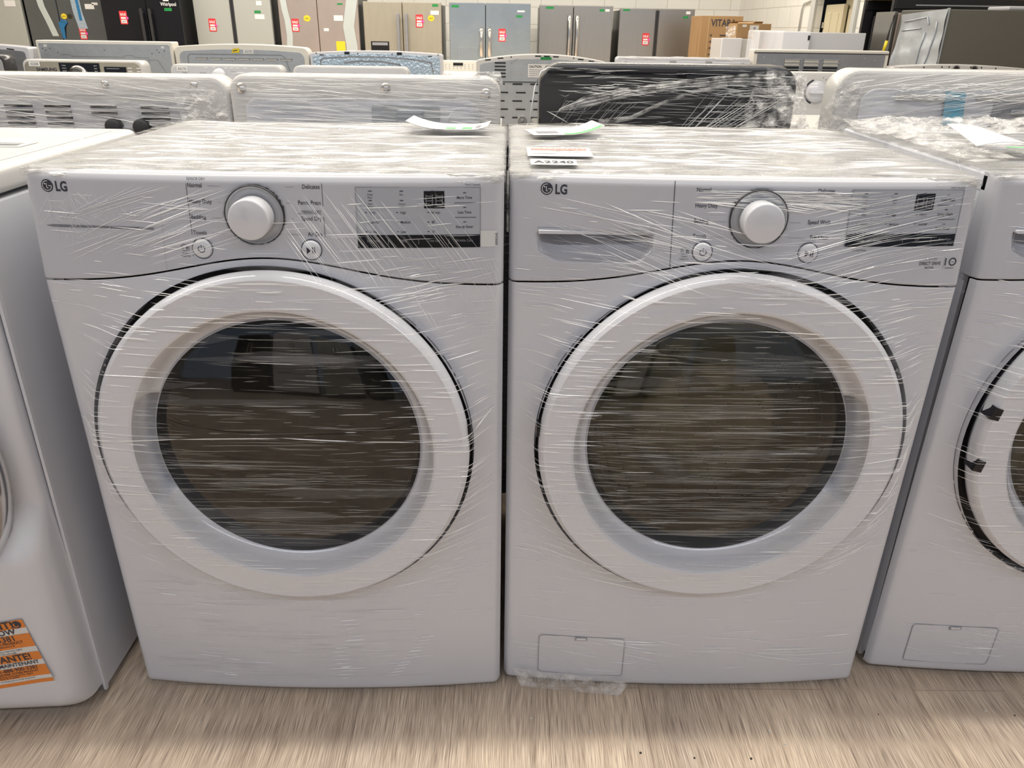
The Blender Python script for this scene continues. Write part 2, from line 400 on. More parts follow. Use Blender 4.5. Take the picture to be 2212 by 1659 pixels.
def film_y(x, z, ring=-0.072):
    b = front_y(max(-W2+.004, min(W2-.004, x)), min(z, 0.97))-0.0015
    if abs(z-DZ) < DR-0.002:
        c = math.sqrt(DR*DR-(z-DZ)**2); a = abs(x)
        h = ring if a < c else ring + (0.004-ring)*(a-c)/(W2-c)
        b = min(b, h)
    elif z > DZ:
        k = max(0, 1-(z-DZ-DR)/0.10)*max(0, 1-abs(x)/0.2)
        b = min(b, b-0.045*k)
    return b

def add_streak(mb, yf, x0, z0, x1, z1, wd, h, mi, n=7, jit=0.0):
    vs = []
    L = math.hypot(x1-x0, z1-z0)+1e-9; nx, nz = -(z1-z0)/L, (x1-x0)/L
    if nz < 0: nx, nz = -nx, -nz
    ph = random.random()*9
    for i in range(n+1):
        t = i/n; tp = min(1, 4*min(t, 1-t))+0.08
        ww = wd*tp
        o = jit*math.sin(ph+t*5)
        x = x0+(x1-x0)*t+nx*o; z = z0+(z1-z0)*t+nz*o
        y = yf(x, z)
        vs += [(x-nx*ww/2, y, z-nz*ww/2), (x, y-h*tp, z), (x+nx*ww/2, y-h*0.1, z+nz*ww/2)]
    fs = []
    for i in range(n):
        a = i*3; fs += [(a, a+3, a+4, a+1), (a+1, a+4, a+5, a+2)]
    mb.add(vs, fs, mi, False)

def power_icon(mb, cx, cz, yf, mi=0):
    mb.ring(cx, cz, 0.0048, 0.0010, yf, mi, PI*0.5+0.55, PI*2.5-0.55, 20, 0.003)
    mb.line([(cx, cz+0.001), (cx, cz+0.0062)], 0.0010, yf, mi, 0.003)
def play_icon(mb, cx, cz, yf, mi=0):
    mb.poly([(cx-0.006, cz-0.005), (cx+0.0005, cz), (cx-0.006, cz+0.005)], yf, mi, 0.003)
    for d in (0.0025, 0.0055): mb.line([(cx+d, cz-0.005), (cx+d, cz+0.005)], 0.0014, yf, mi, 0.003)

def make_lg(kind, label, loc, rz=0, hinge_notches=False, seed=1, film=True):
    rnd = random.Random(seed); random.seed(seed)
    washer = kind == 'washer'
    name = 'front_load_washer' if washer else 'front_load_dryer'
    root = thing(name, label, 'washing machine' if washer else 'tumble dryer', loc, rz)
    # cabinet: sides, back, floor pan
    cb = MB().box(-W2+.001, -W2+.010, 0.03, 0.60, 0.012, 0.965).box(W2-.010, W2-.001, 0.03, 0.60, 0.012, 0.965)
    cb.box(-W2+.010, W2-.010, 0.594, 0.60, 0.03, 0.965).box(-W2+.010, W2-.010, 0.06, 0.594, 0.03, 0.045)
    cb.box(-W2+.002, -W2+.012, 0.018, 0.030, 0.03, 0.95).box(W2-.012, W2-.002, 0.018, 0.030, 0.03, 0.95)
    cb.build('cabinet', 'white', root)
    for sx in (-1, 1):
        for yy in (0.06, 0.55):
            MB().lathe([(0.001, 0), (0.022, 0), (0.022, 0.012), (0.010, 0.014), (0.010, 0.032), (0.001, 0.032)], n=18).build('foot', 'rubber', root).matrix_local = Matrix.Translation((sx*(W2-0.035), yy, 0)) @ Matrix.Rotation(PI/2, 4, 'X')
    tp = MB(); tp.rrect(-W2, W2, 0.012, 0.60, 0.022, 0.950, ZT, 0, (0, 0, 1, 1), axis='z')
    tp.build('top_panel', 'white', root, bevel=0.006, seg=3)
    # control panel
    hx, hz0, hz1 = 0.018, 0, 0
    cp = MB()
    def cpf(u, v):
        x = -W2 + 2*W2*u; s0 = seam(x)+0.0012; z = s0 + (ZT-0.0005-s0)*v
        y = front_y(x, z)
        if math.hypot(x-(0.018 if washer else -0.011), z-0.926) < 0.0412: y += 0.006
        if washer:
            px, pz = x+0.216, z
            if -0.084 < px < 0.084:
                zb = 0.858 + (0.024*(max(0, abs(px)-0.050)/0.034)**2)
                if zb < pz < 0.9015:
                    dd = min(1, (pz-zb)/0.034)**0.8; y += 0.046*dd*min(1, (0.084-abs(px))/0.005)
        return (x, y, z)
    cp.grid(172, 58, cpf)
    n = len(cp.v)
    # close the rim back to the cabinet
    cols = 173; rows = 59
    edge = [j*cols for j in range(rows)] + [(rows-1)*cols+i for i in range(1, cols)] + [j*cols+cols-1 for j in range(rows-2, -1, -1)] + [i for i in range(cols-2, 0, -1)]
    bk = [(cp.v[e][0], 0.028, cp.v[e][2]) for e in edge]
    cp.v += bk; L = len(edge)
    for i in range(L):
        j = (i+1) % L; cp.f.append((edge[i], edge[j], n+j, n+i)); cp.m.append(0); cp.s.append(False)
    cp.build('control_panel', 'white_panel', root)
    # lower front panel with a round door opening
    fp = MB(); RC = DR+0.0125; ocx, ocz = (0.007 if washer else -0.007), DZ-0.0095
    def fpf(u, v):
        x = -W2 + 2*W2*u; z = 0.010 + (seam(x)-0.0012-0.010)*v
        return (x, low_y(x, z), z)
    NU, NV = 120, 140
    vs = [fpf(i/NU, j/NV) for j in range(NV+1) for i in range(NU+1)]
    vs2 = []
    for x, y, z in vs:   # snap vertices near the opening on to its circle
        r = math.hypot(x-ocx, z-ocz)
        if abs(r-RC) < 0.0036:
            k = RC/r; x, z = ocx+(x-ocx)*k, ocz+(z-ocz)*k; y = low_y(x, z)
        vs2.append((x, y, z))
    fs = []
    for j in range(NV):
        for i in range(NU):
            a = j*(NU+1)+i; q = (a, a+1, a+NU+2, a+NU+1)
            if all(math.hypot(vs2[t][0]-ocx, vs2[t][2]-ocz) <= RC+1e-5 for t in q): continue
            fs.append(q)
    fp.add(vs2, fs, 0, True)
    fp.grid(1, 70, lambda u, v: (-W2, 0.0+0.02*u+0.008, 0.04+0.775*v)); fp.grid(1, 70, lambda u, v: (W2, 0.0+0.02*u+0.008, 0.04+0.775*v))
    fp.lathe([(RC-0.001, low_y(0, 0.3)-0.002), (RC-0.001, 0.012)], ocx, ocz, 96, 0, True)
    fp.build('front_panel', 'white', root)
    # dark well behind the door
    MB().lathe([(RC+0.001, 0.004), (RC-0.012, 0.000), (0.236, 0.006)], ocx, ocz, 96).build('door_gasket', 'rubber', root)
    # door ring
    hs = 0.0 if washer else PI      # side of the grip
    def prof(t):
        d = abs((t-hs+PI) % (2*PI)-PI); k = 1-sstep(0.37, 0.41, d)
        base = [(DR-0.045, -0.004), (DR-0.016, -0.010), (DR-0.012, -0.026), (DR-0.002, -0.036), (DR, -0.044), (DR-0.001, -0.056), (DR-0.004, -0.0625), (DR-0.009, -0.066), (DR-0.013, -0.0655), (0.262, -0.0655), (0.246, -0.067), (0.240, -0.0672), (0.236, -0.065)]
        inn = [(0.231, -0.058), (0.226, -0.044), (0.220, -0.034), (0.2135, -0.029)]
        pk = [(0.2335, -0.052), (0.2325, -0.010), (0.222, 0.000), (0.2135, 0.000)]
        return base + [(a[0]*(1-k)+b[0]*k, a[1]*(1-k)+b[1]*k) for a, b in zip(inn, pk)]
    dm = MB()
    for q0, q1 in ((0, 8), (7, 9), (8, 12), (11, 13), (12, 17)): dm.lathe(lambda t: prof(t)[q0:q1], 0, DZ, 240)
    door = dm.build('door', 'white_door', root)
    MB().lathe([(0.2137, -0.0296), (0.2110, -0.0320)], 0, DZ, 96).lathe([(0.2137, 0.001), (0.2137, -0.0296)], 0, DZ, 96).build('window_trim', 'lightgrey', door)
    gl = [(0.2112, -0.0315), (0.200, -0.0365), (0.16, -0.0485), (0.10, -0.0585), (0.05, -0.0625), (0.0006, -0.0635)]
    MB().lathe(gl, 0, DZ, 96, cap=True).build('door_glass', 'glass_tint' if washer else 'glass_dark', door)
    if washer:
        MB().lathe([(0.205, -0.02), (0.185, 0.03), (0.165, 0.075), (0.12, 0.10), (0.06, 0.108), (0.0006, 0.11)], 0, DZ-0.005, 72, cap=True).build('glass_bowl', 'glass_clear', door)
    else:
        MB().lathe([(0.200, -0.026), (0.180, 0.0), (0.150, 0.02), (0.0006, 0.03)], 0, DZ-0.005, 64, cap=True).build('inner_door_shell', 'midgrey', door)
    if washer:
        MB().lathe([(0.191, 0.018), (0.1925, 0.0165), (0.194, 0.018)], 0, DZ-0.005, 96).build('bowl_rim_glint', 'galv', door)  # thin ring standing in for the highlight round the glass bowl
        gk = MB().lathe([(0.236, 0.006), (0.222, 0.012), (0.214, 0.03), (0.222, 0.045), (0.205, 0.06), (0.200, 0.075), (0.215, 0.09)], 0, DZ, 72)
        gk.build('door_bellows', 'midgrey', root)
        dr = MB().lathe([(0.215, 0.09), (0.262, 0.11), (0.262, 0.46), (0.245, 0.475)], 0, DZ, 72)
        dr.lathe([(0.245, 0.475), (0.13, 0.47), (0.12, 0.455), (0.0006, 0.45)], 0, DZ, 72, 1, cap=True)
        drum = dr.build('drum', ['perf', 'drumsteel'], root)
        for k in range(3):
            a = 0.5+k*2*PI/3
            p = MB()
            def pf(u, v, a=a):
                wv = (u-0.5)*2; h = 0.05*(1-wv*wv)*(0.35+0.65*math.sin(PI*min(1, v*1.1)))
                r = 0.262-h; t = a+wv*0.16
                return (r*math.cos(t), 0.13+0.32*v, DZ+r*math.sin(t))
            p.grid(10, 12, pf); p.build('drum_paddle', 'offwhite', drum)
        sp = MB()
        for k in range(3):
            a = 1.1+k*2*PI/3
            def sf(u, v, a=a):
                wv = (u-0.5)*2; r = 0.02+0.22*v; t = a+wv*(0.30-0.1*v)
                return (r*math.cos(t), 0.452-0.03*(1-wv*wv), DZ+r*math.sin(t))
            sp.grid(8, 10, sf)
        sp.build('drum_spider', 'lightgrey', drum)
    else:
        MB().lathe([(0.20, 0.05), (0.23, 0.07), (0.235, 0.12), (0.28, 0.13), (0.28, 0.5), (0.0006, 0.5)], 0, DZ, 48, cap=True).build('drum', 'drumsteel', root)
    # small notch / latch at the side of the door opposite the grip
    sx = -1 if washer else 1
    if not hinge_notches: MB().box(sx*(DR+0.0015)-0.0022, sx*(DR+0.0015)+0.0022, -0.052, -0.036, DZ+0.018, DZ+0.042).build('hinge_notch', 'blackgloss', door)
    if hinge_notches:
        for a in (2.944, -2.995):
            cx, cz = 0.284*math.cos(a), DZ+0.284*math.sin(a)
            MB().prism([(cx-.010, cz-.008), (cx+.006, cz-.012), (cx+.010, cz+.008), (cx-.004, cz+.013)], -0.0675, -0.04).build('hinge_notch', 'blackgloss', door)
    # knob
    kx = 0.018 if washer else -0.011; kz = 0.926
    yk = front_y(kx, kz)
    dish = MB().lathe([(0.0412, -0.0024), (0.0400, -0.0024), (0.0385, 0.002), (0.034, 0.003), (0.02, 0.003), (0.0006, 0.003)], kx, kz, 60, 0, cy=yk, cap=True)
    dish.build('knob_dish', 'lightgrey', root)
    kb = MB().lathe([(0.0280, -0.002), (0.0286, -0.008), (0.0288, -0.028), (0.0280, -0.031), (0.0262, -0.0320), (0.0006, -0.0324)], kx, kz, 60, 0, cy=yk, cap=True)
    kb.build('knob', 'white_door', root)
    rg = MB().lathe([(0.0424, 0.004), (0.0424, -0.0026), (0.0408, -0.0028), (0.0406, 0.000)], kx, kz, 60, 0, cy=yk); rg.build('knob_ring', 'charcoal', root)
    bx, qx = (-0.059, 0.097) if washer else (-0.091, 0.066)
    for cx, ic, nm in ((bx, power_icon, 'power_button'), (qx, play_icon, 'start_button')):
        y0 = front_y(cx, 0.878)
        b = MB().lathe([(0.0135, 0.0), (0.0132, -0.003), (0.012, -0.0042), (0.0006, -0.0044)], cx, 0.878, 36, 0, cy=y0-0.0005, cap=True)
        b.ring(cx, 0.878, 0.0148, 0.0009, front_y, 1); ic(b, cx, 0.878, lambda x, z: y0-0.0025, 1)
        b.build(nm, ['white_door', 'ink'], root)
    # display
    dx0, dx1, dz0, dz1 = (0.150, 0.318, 0.887, 0.968) if washer else (0.133, 0.309, 0.881, 0.966)
    dp = MB().patch(dx0, dx1, dz0, dz1, front_y, 0, 0.0006)
    dp.patch(dx0, dx1, dz0, dz0+0.0185, front_y, 1, 0.0010)
    sx0 = dx0+0.096; dp.patch(sx0, sx0+0.029, dz1-0.029, dz1-0.005, front_y, 1, 0.0010)
    for k in (0.002, 0.016):     # seven segment digits, unlit
        for zz in (0.008, 0.0145, 0.021): dp.line([(sx0+k+0.002, dz1-0.029+zz-0.004), (sx0+k+0.009, dz1-0.029+zz-0.004)], 0.001, front_y, 3, 0.0014)
        for xx in (0.001, 0.010): dp.line([(sx0+k+xx, dz1-0.025), (sx0+k+xx, dz1-0.010)], 0.001, front_y, 3, 0.0014)
    dp.line([(dx0, dz0), (dx0, dz1), (dx1, dz1), (dx1, dz0)], 0.0008, front_y, 3, 0.0012)
    if washer:
        rows = [(0.040, 'Hot', 0.082, 'High', 0.118, 'Heavy'), (0.026, 'Warm', 0.068, 'Medium', 0.104, 'Normal'), (0.026, '', 0.068, '', 0.104, '')]
        cols3 = [['Hot', 'Warm', 'Tap Cold'], ['High', 'Medium', 'Low'], ['Heavy', 'Normal', 'Light']]
        icons = [('Door', 'Lock'), ('Control', 'Lock'), ('Add', 'Garment')]; right = ['Cold Wash', 'Delay Wash', 'Extra Rinse']; bot = ['Temp', 'Spin', 'Soil', 'Rinse+Spin']
    else:
        cols3 = [['Very', 'Normal', 'Damp'], ['High', 'Medium', 'Low'], ['60 min', '40', '20']]
        icons = [('Clean', 'Filter'), ('Dry', ''), ('Cool', '')]; right = ['More Time', 'Less Time', 'Energy Saver']; bot = ['Dry Level', 'Temp.', 'Time Dry', 'Wrinkle Care']
    for c in range(3):
        xx = dx0+0.012+c*0.044
        for r_ in range(3):
            zz = dz1-0.036-r_*0.0135
            dp.line([(xx, zz+0.0012), (xx+0.003, zz+0.0012)], 0.0011, front_y, 2, 0.0012)
            dp.text(cols3[c][r_], 0.0052, xx+0.0062, zz-0.0006, front_y, 2, 'L', bold=0.008, eps=0.0012)
        dp.line([(xx+0.006, dz1-0.005), (xx+0.011, dz1-0.005)], 0.0012, front_y, 2, 0.0012)
        dp.line([(xx+0.006, dz1-0.0180), (xx+0.011, dz1-0.0180)], 0.0012, front_y, 2, 0.0012)
        dp.text(icons[c][0], 0.0040, xx+0.0085, dz1-0.0112, front_y, 2, 'C', eps=0.0012)
        dp.text(icons[c][1], 0.0040, xx+0.0085, dz1-0.0152, front_y, 2, 'C', eps=0.0012)
        dp.text(('Flow', 'Control', 'Damp Dry')[c] if not washer else ('Tub', 'Child', 'Eco')[c], 0.0036, xx+0.0085, dz1-0.0240, front_y, 2, 'C', eps=0.0012)
        dp.text(('Sense', 'Lock', 'Signal')[c] if not washer else ('Clean', 'Lock', 'Wash')[c], 0.0036, xx+0.0085, dz1-0.0278, front_y, 2, 'C', eps=0.0012)
    for k, t in enumerate(right):
        xx = dx1-0.0225; zz = dz1-0.016-k*0.0205
        dp.text(t, 0.0056, xx, zz, front_y, 2, 'C', bold=0.008, eps=0.0012)
        dp.line([(xx-0.002, zz+0.0085), (xx+0.0025, zz+0.0085)], 0.0011, front_y, 2, 0.0012)
        if k < 2: dp.line([(dx1-0.037, zz-0.0055), (dx1-0.006, zz-0.0055)], 0.0007, front_y, 2, 0.0012)
    for k, t in enumerate(bot):
        dp.text(t, 0.0052, dx0+0.022+k*0.0435, dz0+0.0085, front_y, 3, 'C', eps=0.0014)
        if k: dp.line([(dx0+k*0.0435, dz0+0.005), (dx0+k*0.0435, dz0+0.013)], 0.0006, front_y, 3, 0.0014)
    dp.build('display', ['dispgrey', 'blackgloss', 'ink', 'inkgrey'], root)
    # printed lettering
    pr = MB()
    lx = -0.075 if washer else -0.102
    left = [('Normal', 0.9655), ('Heavy Duty', 0.9435), ('Bedding', 0.9215), ('Towels', 0.8995)]
    rl = [('Delicates', 0.9655), ('Perm. Press', 0.9435), ('Speed Wash' if washer else 'Speed Dry', 0.9215), ('Tub Clean' if washer else 'Air Dry', 0.8995)]
    rxp = 0.110+0.014 if washer else 0.0835
    for (t, z) in left:
        pr.text(t, 0.0086, lx, z-0.002, front_y, 0, 'L', 0.78, 0.006)
        zz = z+0.0; e = lx+{'Normal': .028, 'Heavy Duty': .040, 'Bedding': .030, 'Towels': .026}[t]
        pr.line([(e, zz), (kx-0.046, zz)], 0.00045, front_y, 1)
    for (t, z) in rl:
        pr.text(t, 0.0086, rxp, z-0.002, front_y, 0, 'R', 0.78, 0.006)
        e = rxp-{'Delicates': .036, 'Perm. Press': .042, 'Speed Wash': .044, 'Speed Dry': .039, 'Tub Clean': .037, 'Air Dry': .030}[t]
        if e > kx+0.047: pr.line([(kx+0.046, z), (e, z)], 0.00045, front_y, 1)
    if not washer:
        pr.line([(lx-0.002, 0.968), (lx-0.002, 0.897)], 0.0007, front_y); pr.line([(rxp+0.003, 0.971), (rxp+0.003, 0.940)], 0.0007, front_y)
        pr.line([(rxp+0.003, 0.925), (rxp+0.003, 0.896)], 0.0007, front_y)
        pr.text('SENSOR DRY', 0.0056, lx, 0.9735, lambda x, z: front_y(x, 0.968), 0, 'L', 0.80); pr.text('MANUAL DRY', 0.0056, rxp, 0.9300, front_y, 0, 'R', 0.80)
        pr.line([(rxp-0.034, 0.9290), (rxp, 0.9290)], 0.0004, front_y); pr.text('*Hold 3 Seconds', 0.0038, 0.309, 0.9685, front_y, 0, 'R')
        pr.line([(-0.145, 0.94), (-0.148, 0.842)], 0.0003, front_y, 1)
        icx = -0.118
        sl = MB()
        for k in range(78):
            x = -0.318+k*0.00205; h_ = min(0.002, 0.0006+k*0.0003)
            sl.line([(x, 0.9045-h_), (x+0.0003, 0.9045+h_)], 0.0009, front_y)
        sl.build('hatched_line', 'ink', root)
    else:
        pr.text('*Hold 3 Seconds', 0.0038, 0.318, 0.970, lambda x, z: front_y(x, 0.968), 0, 'R'); pr.text('All Cold Rinses', 0.0040, 0.163, 0.8805, front_y, 0)
        pr.line([(-0.1070, 0.978), (-0.1045, 0.852)], 0.0010, lambda x, z: front_y(x, min(z, .972)))
        pr0 = pr; pr = MB()
        pr.text('INVERTER', 0.0042, 0.287, 0.8665, front_y, 1, 'C', 1.15); pr.text('DIRECT DRIVE', 0.0068, 0.287, 0.8590, front_y, 0, 'C', 0.78, 0.012); pr.text('MOTOR', 0.0038, 0.287, 0.8537, front_y, 0, 'C', 1.0, .01)
        pr.line([(0.3085, 0.853), (0.3095, 0.870)], 0.0004, front_y, 1); pr.text('1', 0.015, 0.3105, 0.8580, front_y, 0, 'L', 0.8, 0.02)
        pr.ring(0.3225, 0.8632, 0.0052, 0.0018, front_y); pr.text('YEAR', 0.0024, 0.3225, 0.8623, front_y, 0, 'C'); pr.text('WARRANTY', 0.0026, 0.3185, 0.8530, front_y, 0, 'C', 1.0, .01)
        pr.build('motor_badge', ['ink', 'inkgrey'], root); pr = pr0
        icx = -0.0855
    pr0 = pr; pr = MB()
    pr.ring(icx, 0.8785, 0.0046, 0.0006, front_y, 0, n=20); pr.line([(icx-.001, 0.8805), (icx-.0025, 0.8785), (icx-.001, 0.8765)], 0.0006, front_y)
    pr.line([(icx+.0035, 0.875), (icx+.0035, 0.8795), (icx+.0068, 0.8795), (icx+.0068, 0.875), (icx+.0035, 0.875)], 0.0006, front_y)
    pr.text('Smart', 0.0036, icx+0.001, 0.8692, front_y, 0, 'C', 1); pr.text('Diagnosis', 0.0036, icx+0.001, 0.8655, front_y, 0, 'C', 1); pr.text('TM', 0.002, icx+0.0105, 0.8665, front_y, 0, 'L')
    pr.build('diagnosis_mark', ['ink', 'inkgrey'], root); pr0.build('panel_lettering', ['ink', 'inkgrey'], root)
    # maker's mark: round face emblem and two letters
    lg = MB(); gx = -0.2895 if washer else -0.307; gz = 0.9605 if not washer else 0.9625
    lg.poly([(gx+0.0088*math.cos(2*PI*i/36), gz+0.0088*math.sin(2*PI*i/36)) for i in range(36)], front_y, 0)
    lg.ring(gx, gz, 0.0066, 0.0009, front_y, 1, PI*0.42, PI*2.0, 30, 0.001); lg.line([(gx+0.0066, gz), (gx+0.0022, gz)], 0.0009, front_y, 1, 0.001)
    lg.line([(gx-0.0005, gz+0.0034), (gx-0.0005, gz-0.003), (gx+0.0018, gz-0.003)], 0.0009, front_y, 1, 0.001)
    lg.poly([(gx-0.0030+0.0010*math.cos(2*PI*i/12), gz+0.0026+0.0010*math.sin(2*PI*i/12)) for i in range(12)], front_y, 1, 0.001)
    lg.text('LG', 0.0190, gx+0.0125, gz-0.0068, front_y, 0, 'L', 0.78, 0.028)
    lg.build('maker_emblem', ['ink', 'inkwhite'], root)
    if washer:
        dl = MB().rrect(-0.300, -0.132, 0.8990, 0.9035, 0.0015, front_y(-.216, .9)+.0005, 0.012)
        dl.build('drawer_grip', 'white_door', root)
        lip = MB(); pts = [(-0.300, 0.902), (-0.2995, 0.880)] + [(-0.216-0.083*math.cos(t), 0.876-0.016*math.sin(t)) for t in [PI*k/16 for k in range(0, 17)]] + [(-0.1325, 0.880), (-0.132, 0.902)]
        lip.line(pts, 0.0007, front_y, 0); lip.line([(-0.3015, 0.907), (-0.1305, 0.907)], 0.0009, front_y, 0, 0.001)
        lip.build('drawer_edge', 'midgrey', root)
        fx0, fx1, fz0, fz1 = -0.277, -0.116, 0.038, 0.131
        fl = MB()
        fl.grid(8, 6, lambda u, v: (fx0+(fx1-fx0)*u, low_y(fx0+(fx1-fx0)*u, max(.05, fz0+(fz1-fz0)*v))-0.0010, fz0+(fz1-fz0)*v))
        o2 = rr(fx0, fx1, fz0, fz1, 0.008); fl.line(o2+[o2[0]], 0.0012, lambda x, z: low_y(x, max(.05, z)), 1, 0.0016)
        fl.build('drain_flap', ['white', 'midgrey'], root)
        cl = MB(); c0 = -0.198; cl.box(c0-.0115, c0+.0115, low_y(c0, .13)-.0025, low_y(c0, .13)+.002, 0.1235, 0.131); cl.rrect(c0-.009, c0+.009, 0.1255, 0.1295, 0.0015, low_y(c0, .13)-.0035, low_y(c0, .13), 1)
        cl.build('flap_clip', ['midgrey', 'white_door'], root)
    else:
        rs = MB().patch(0.309, 0.333, 0.8815, 0.905, front_y, 0, 0.0007); rs.text('REMOVE', 0.0052, 0.3345, 0.884, front_y, 1, 'L', 0.9, 0.0, 0.0012, PI/2)
        rs.build('peel_sticker', ['paper', 'ink'], root)
    # stretch film creases over the front
    if film: film_front(root, washer, rnd)
    return root

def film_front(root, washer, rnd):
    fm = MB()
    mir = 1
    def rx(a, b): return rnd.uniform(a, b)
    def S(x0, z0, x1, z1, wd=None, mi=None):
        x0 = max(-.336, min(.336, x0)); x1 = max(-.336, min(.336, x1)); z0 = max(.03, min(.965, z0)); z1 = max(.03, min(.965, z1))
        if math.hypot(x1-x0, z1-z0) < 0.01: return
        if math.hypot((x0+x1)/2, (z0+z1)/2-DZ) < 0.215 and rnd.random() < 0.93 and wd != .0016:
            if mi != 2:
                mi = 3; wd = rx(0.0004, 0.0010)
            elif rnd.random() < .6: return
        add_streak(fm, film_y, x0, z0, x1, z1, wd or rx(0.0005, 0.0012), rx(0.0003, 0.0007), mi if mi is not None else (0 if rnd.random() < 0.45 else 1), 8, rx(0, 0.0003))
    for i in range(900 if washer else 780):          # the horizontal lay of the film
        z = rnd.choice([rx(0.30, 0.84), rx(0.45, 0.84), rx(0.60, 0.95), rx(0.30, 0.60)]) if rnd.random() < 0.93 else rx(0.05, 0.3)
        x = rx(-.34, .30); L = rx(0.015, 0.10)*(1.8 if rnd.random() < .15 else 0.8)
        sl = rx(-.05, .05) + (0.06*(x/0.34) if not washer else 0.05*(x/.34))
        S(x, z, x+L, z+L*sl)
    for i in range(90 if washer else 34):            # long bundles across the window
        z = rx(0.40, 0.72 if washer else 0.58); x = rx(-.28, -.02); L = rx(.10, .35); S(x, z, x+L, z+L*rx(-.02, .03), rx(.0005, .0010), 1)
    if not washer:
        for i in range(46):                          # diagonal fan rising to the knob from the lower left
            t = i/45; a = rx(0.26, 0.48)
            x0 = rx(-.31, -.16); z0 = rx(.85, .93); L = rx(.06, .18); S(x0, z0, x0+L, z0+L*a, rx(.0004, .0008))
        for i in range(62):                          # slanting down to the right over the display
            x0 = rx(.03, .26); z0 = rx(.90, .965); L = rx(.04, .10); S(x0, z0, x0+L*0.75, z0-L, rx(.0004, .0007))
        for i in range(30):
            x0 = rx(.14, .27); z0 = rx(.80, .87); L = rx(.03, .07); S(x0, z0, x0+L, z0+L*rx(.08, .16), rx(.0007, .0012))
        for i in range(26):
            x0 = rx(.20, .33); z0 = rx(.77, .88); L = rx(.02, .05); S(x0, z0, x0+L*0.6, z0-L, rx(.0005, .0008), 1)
        for i in range(16): S(.025+rx(0, .02)+.02*(i > 8), .045+i*.0095, .055+rx(0, .02)+.02*(i > 8), .047+i*.0095, .0011, 0)  # white creases painted in as lamp reflections on the wrinkles
        for i in range(12): S(.13+i*.006, .05+i*.0085, .155+i*.006, .053+i*.0085, .0010, 0)  # second cluster of painted lamp reflections, stepping up to the right
        for i in range(150):  # grey creases carrying the painted shade of low wrinkles
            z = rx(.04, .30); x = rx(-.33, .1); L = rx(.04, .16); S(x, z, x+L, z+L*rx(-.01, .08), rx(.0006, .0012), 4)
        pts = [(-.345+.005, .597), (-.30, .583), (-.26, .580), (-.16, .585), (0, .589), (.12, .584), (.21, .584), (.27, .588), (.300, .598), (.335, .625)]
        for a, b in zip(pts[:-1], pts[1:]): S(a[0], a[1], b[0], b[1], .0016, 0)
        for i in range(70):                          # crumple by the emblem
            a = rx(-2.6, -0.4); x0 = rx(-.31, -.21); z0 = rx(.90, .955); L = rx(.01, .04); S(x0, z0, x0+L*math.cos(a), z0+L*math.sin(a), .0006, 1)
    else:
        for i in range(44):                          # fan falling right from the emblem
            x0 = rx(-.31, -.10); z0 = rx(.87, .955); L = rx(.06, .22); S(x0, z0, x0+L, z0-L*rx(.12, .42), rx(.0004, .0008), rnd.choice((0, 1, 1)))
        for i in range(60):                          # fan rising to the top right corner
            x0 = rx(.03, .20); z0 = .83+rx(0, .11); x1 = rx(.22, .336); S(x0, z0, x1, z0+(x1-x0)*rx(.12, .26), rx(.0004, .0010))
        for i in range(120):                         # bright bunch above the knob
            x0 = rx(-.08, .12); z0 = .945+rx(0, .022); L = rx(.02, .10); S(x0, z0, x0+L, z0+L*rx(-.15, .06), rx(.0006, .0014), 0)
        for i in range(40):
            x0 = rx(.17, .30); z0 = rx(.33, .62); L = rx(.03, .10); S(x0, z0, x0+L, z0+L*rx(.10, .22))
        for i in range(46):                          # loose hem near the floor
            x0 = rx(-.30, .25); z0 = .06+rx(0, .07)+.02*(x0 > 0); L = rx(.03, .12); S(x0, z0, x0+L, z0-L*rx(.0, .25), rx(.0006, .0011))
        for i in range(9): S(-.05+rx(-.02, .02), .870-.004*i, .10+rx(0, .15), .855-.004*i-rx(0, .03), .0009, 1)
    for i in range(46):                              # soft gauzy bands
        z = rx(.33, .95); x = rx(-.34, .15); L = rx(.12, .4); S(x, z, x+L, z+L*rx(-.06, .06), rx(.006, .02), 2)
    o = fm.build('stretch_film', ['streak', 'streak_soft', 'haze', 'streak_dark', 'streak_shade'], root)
    plabel(o, 'glossy creases of clear stretch film pulled over the front')
    # crumpled film over the top
    sd = rnd.uniform(0, 50)
    def tf(u, v):
        x = -W2-0.002+2*(W2+0.002)*u; y = -0.012+0.60*v
        e = min(u, 1-u, v*0.8)*20; k = min(1, e)
        h = noise.noise(Vector((x*6+sd, y*22, 1)))*0.004 + noise.noise(Vector((x*14, y*60+sd, 3)))*0.0022 + abs(noise.noise(Vector((x*3+y*6, y*30-x*4, sd))))*0.004
        z = ZT+0.0028+max(-0.0015, h)*k
        if v < 0.03: z = ZT-0.010+(z-ZT+0.010)*(v/0.03)**0.5
        return (x, max(y, front_y(max(-.339, min(.339, x)), .965)-0.002) if v < 0.03 else y, z)
    t = MB().grid(150, 110, tf)
    for i in range(170):                             # raised wrinkles on the top sheet
        x0 = rx(-.33, .25); y0 = rx(.0, .55); L = min(rx(.03, .16), .336-x0); a = rx(-.12, .12); wv = rx(.0012, .003); vs = []
        for k in range(7):
            q = k/6; tp = min(1, 3*min(q, 1-q))+.05; x = x0+L*q; y = y0+L*q*a; z = tf((x+W2+.002)/(2*(W2+.002)), max(.04, (y+.012)/.60))[2]
            vs += [(x, y-wv*tp, z-.0004), (x, y, z+wv*.7*tp), (x, y+wv*tp, z-.0004)]
        t.add(vs, [f for k in range(6) for f in ((k*3, k*3+3, k*3+4, k*3+1), (k*3+1, k*3+4, k*3+5, k*3+2))], 1)
    plabel(t.build('top_film', ['film_top', 'streak_soft'], root), 'crumpled clear film over the top')

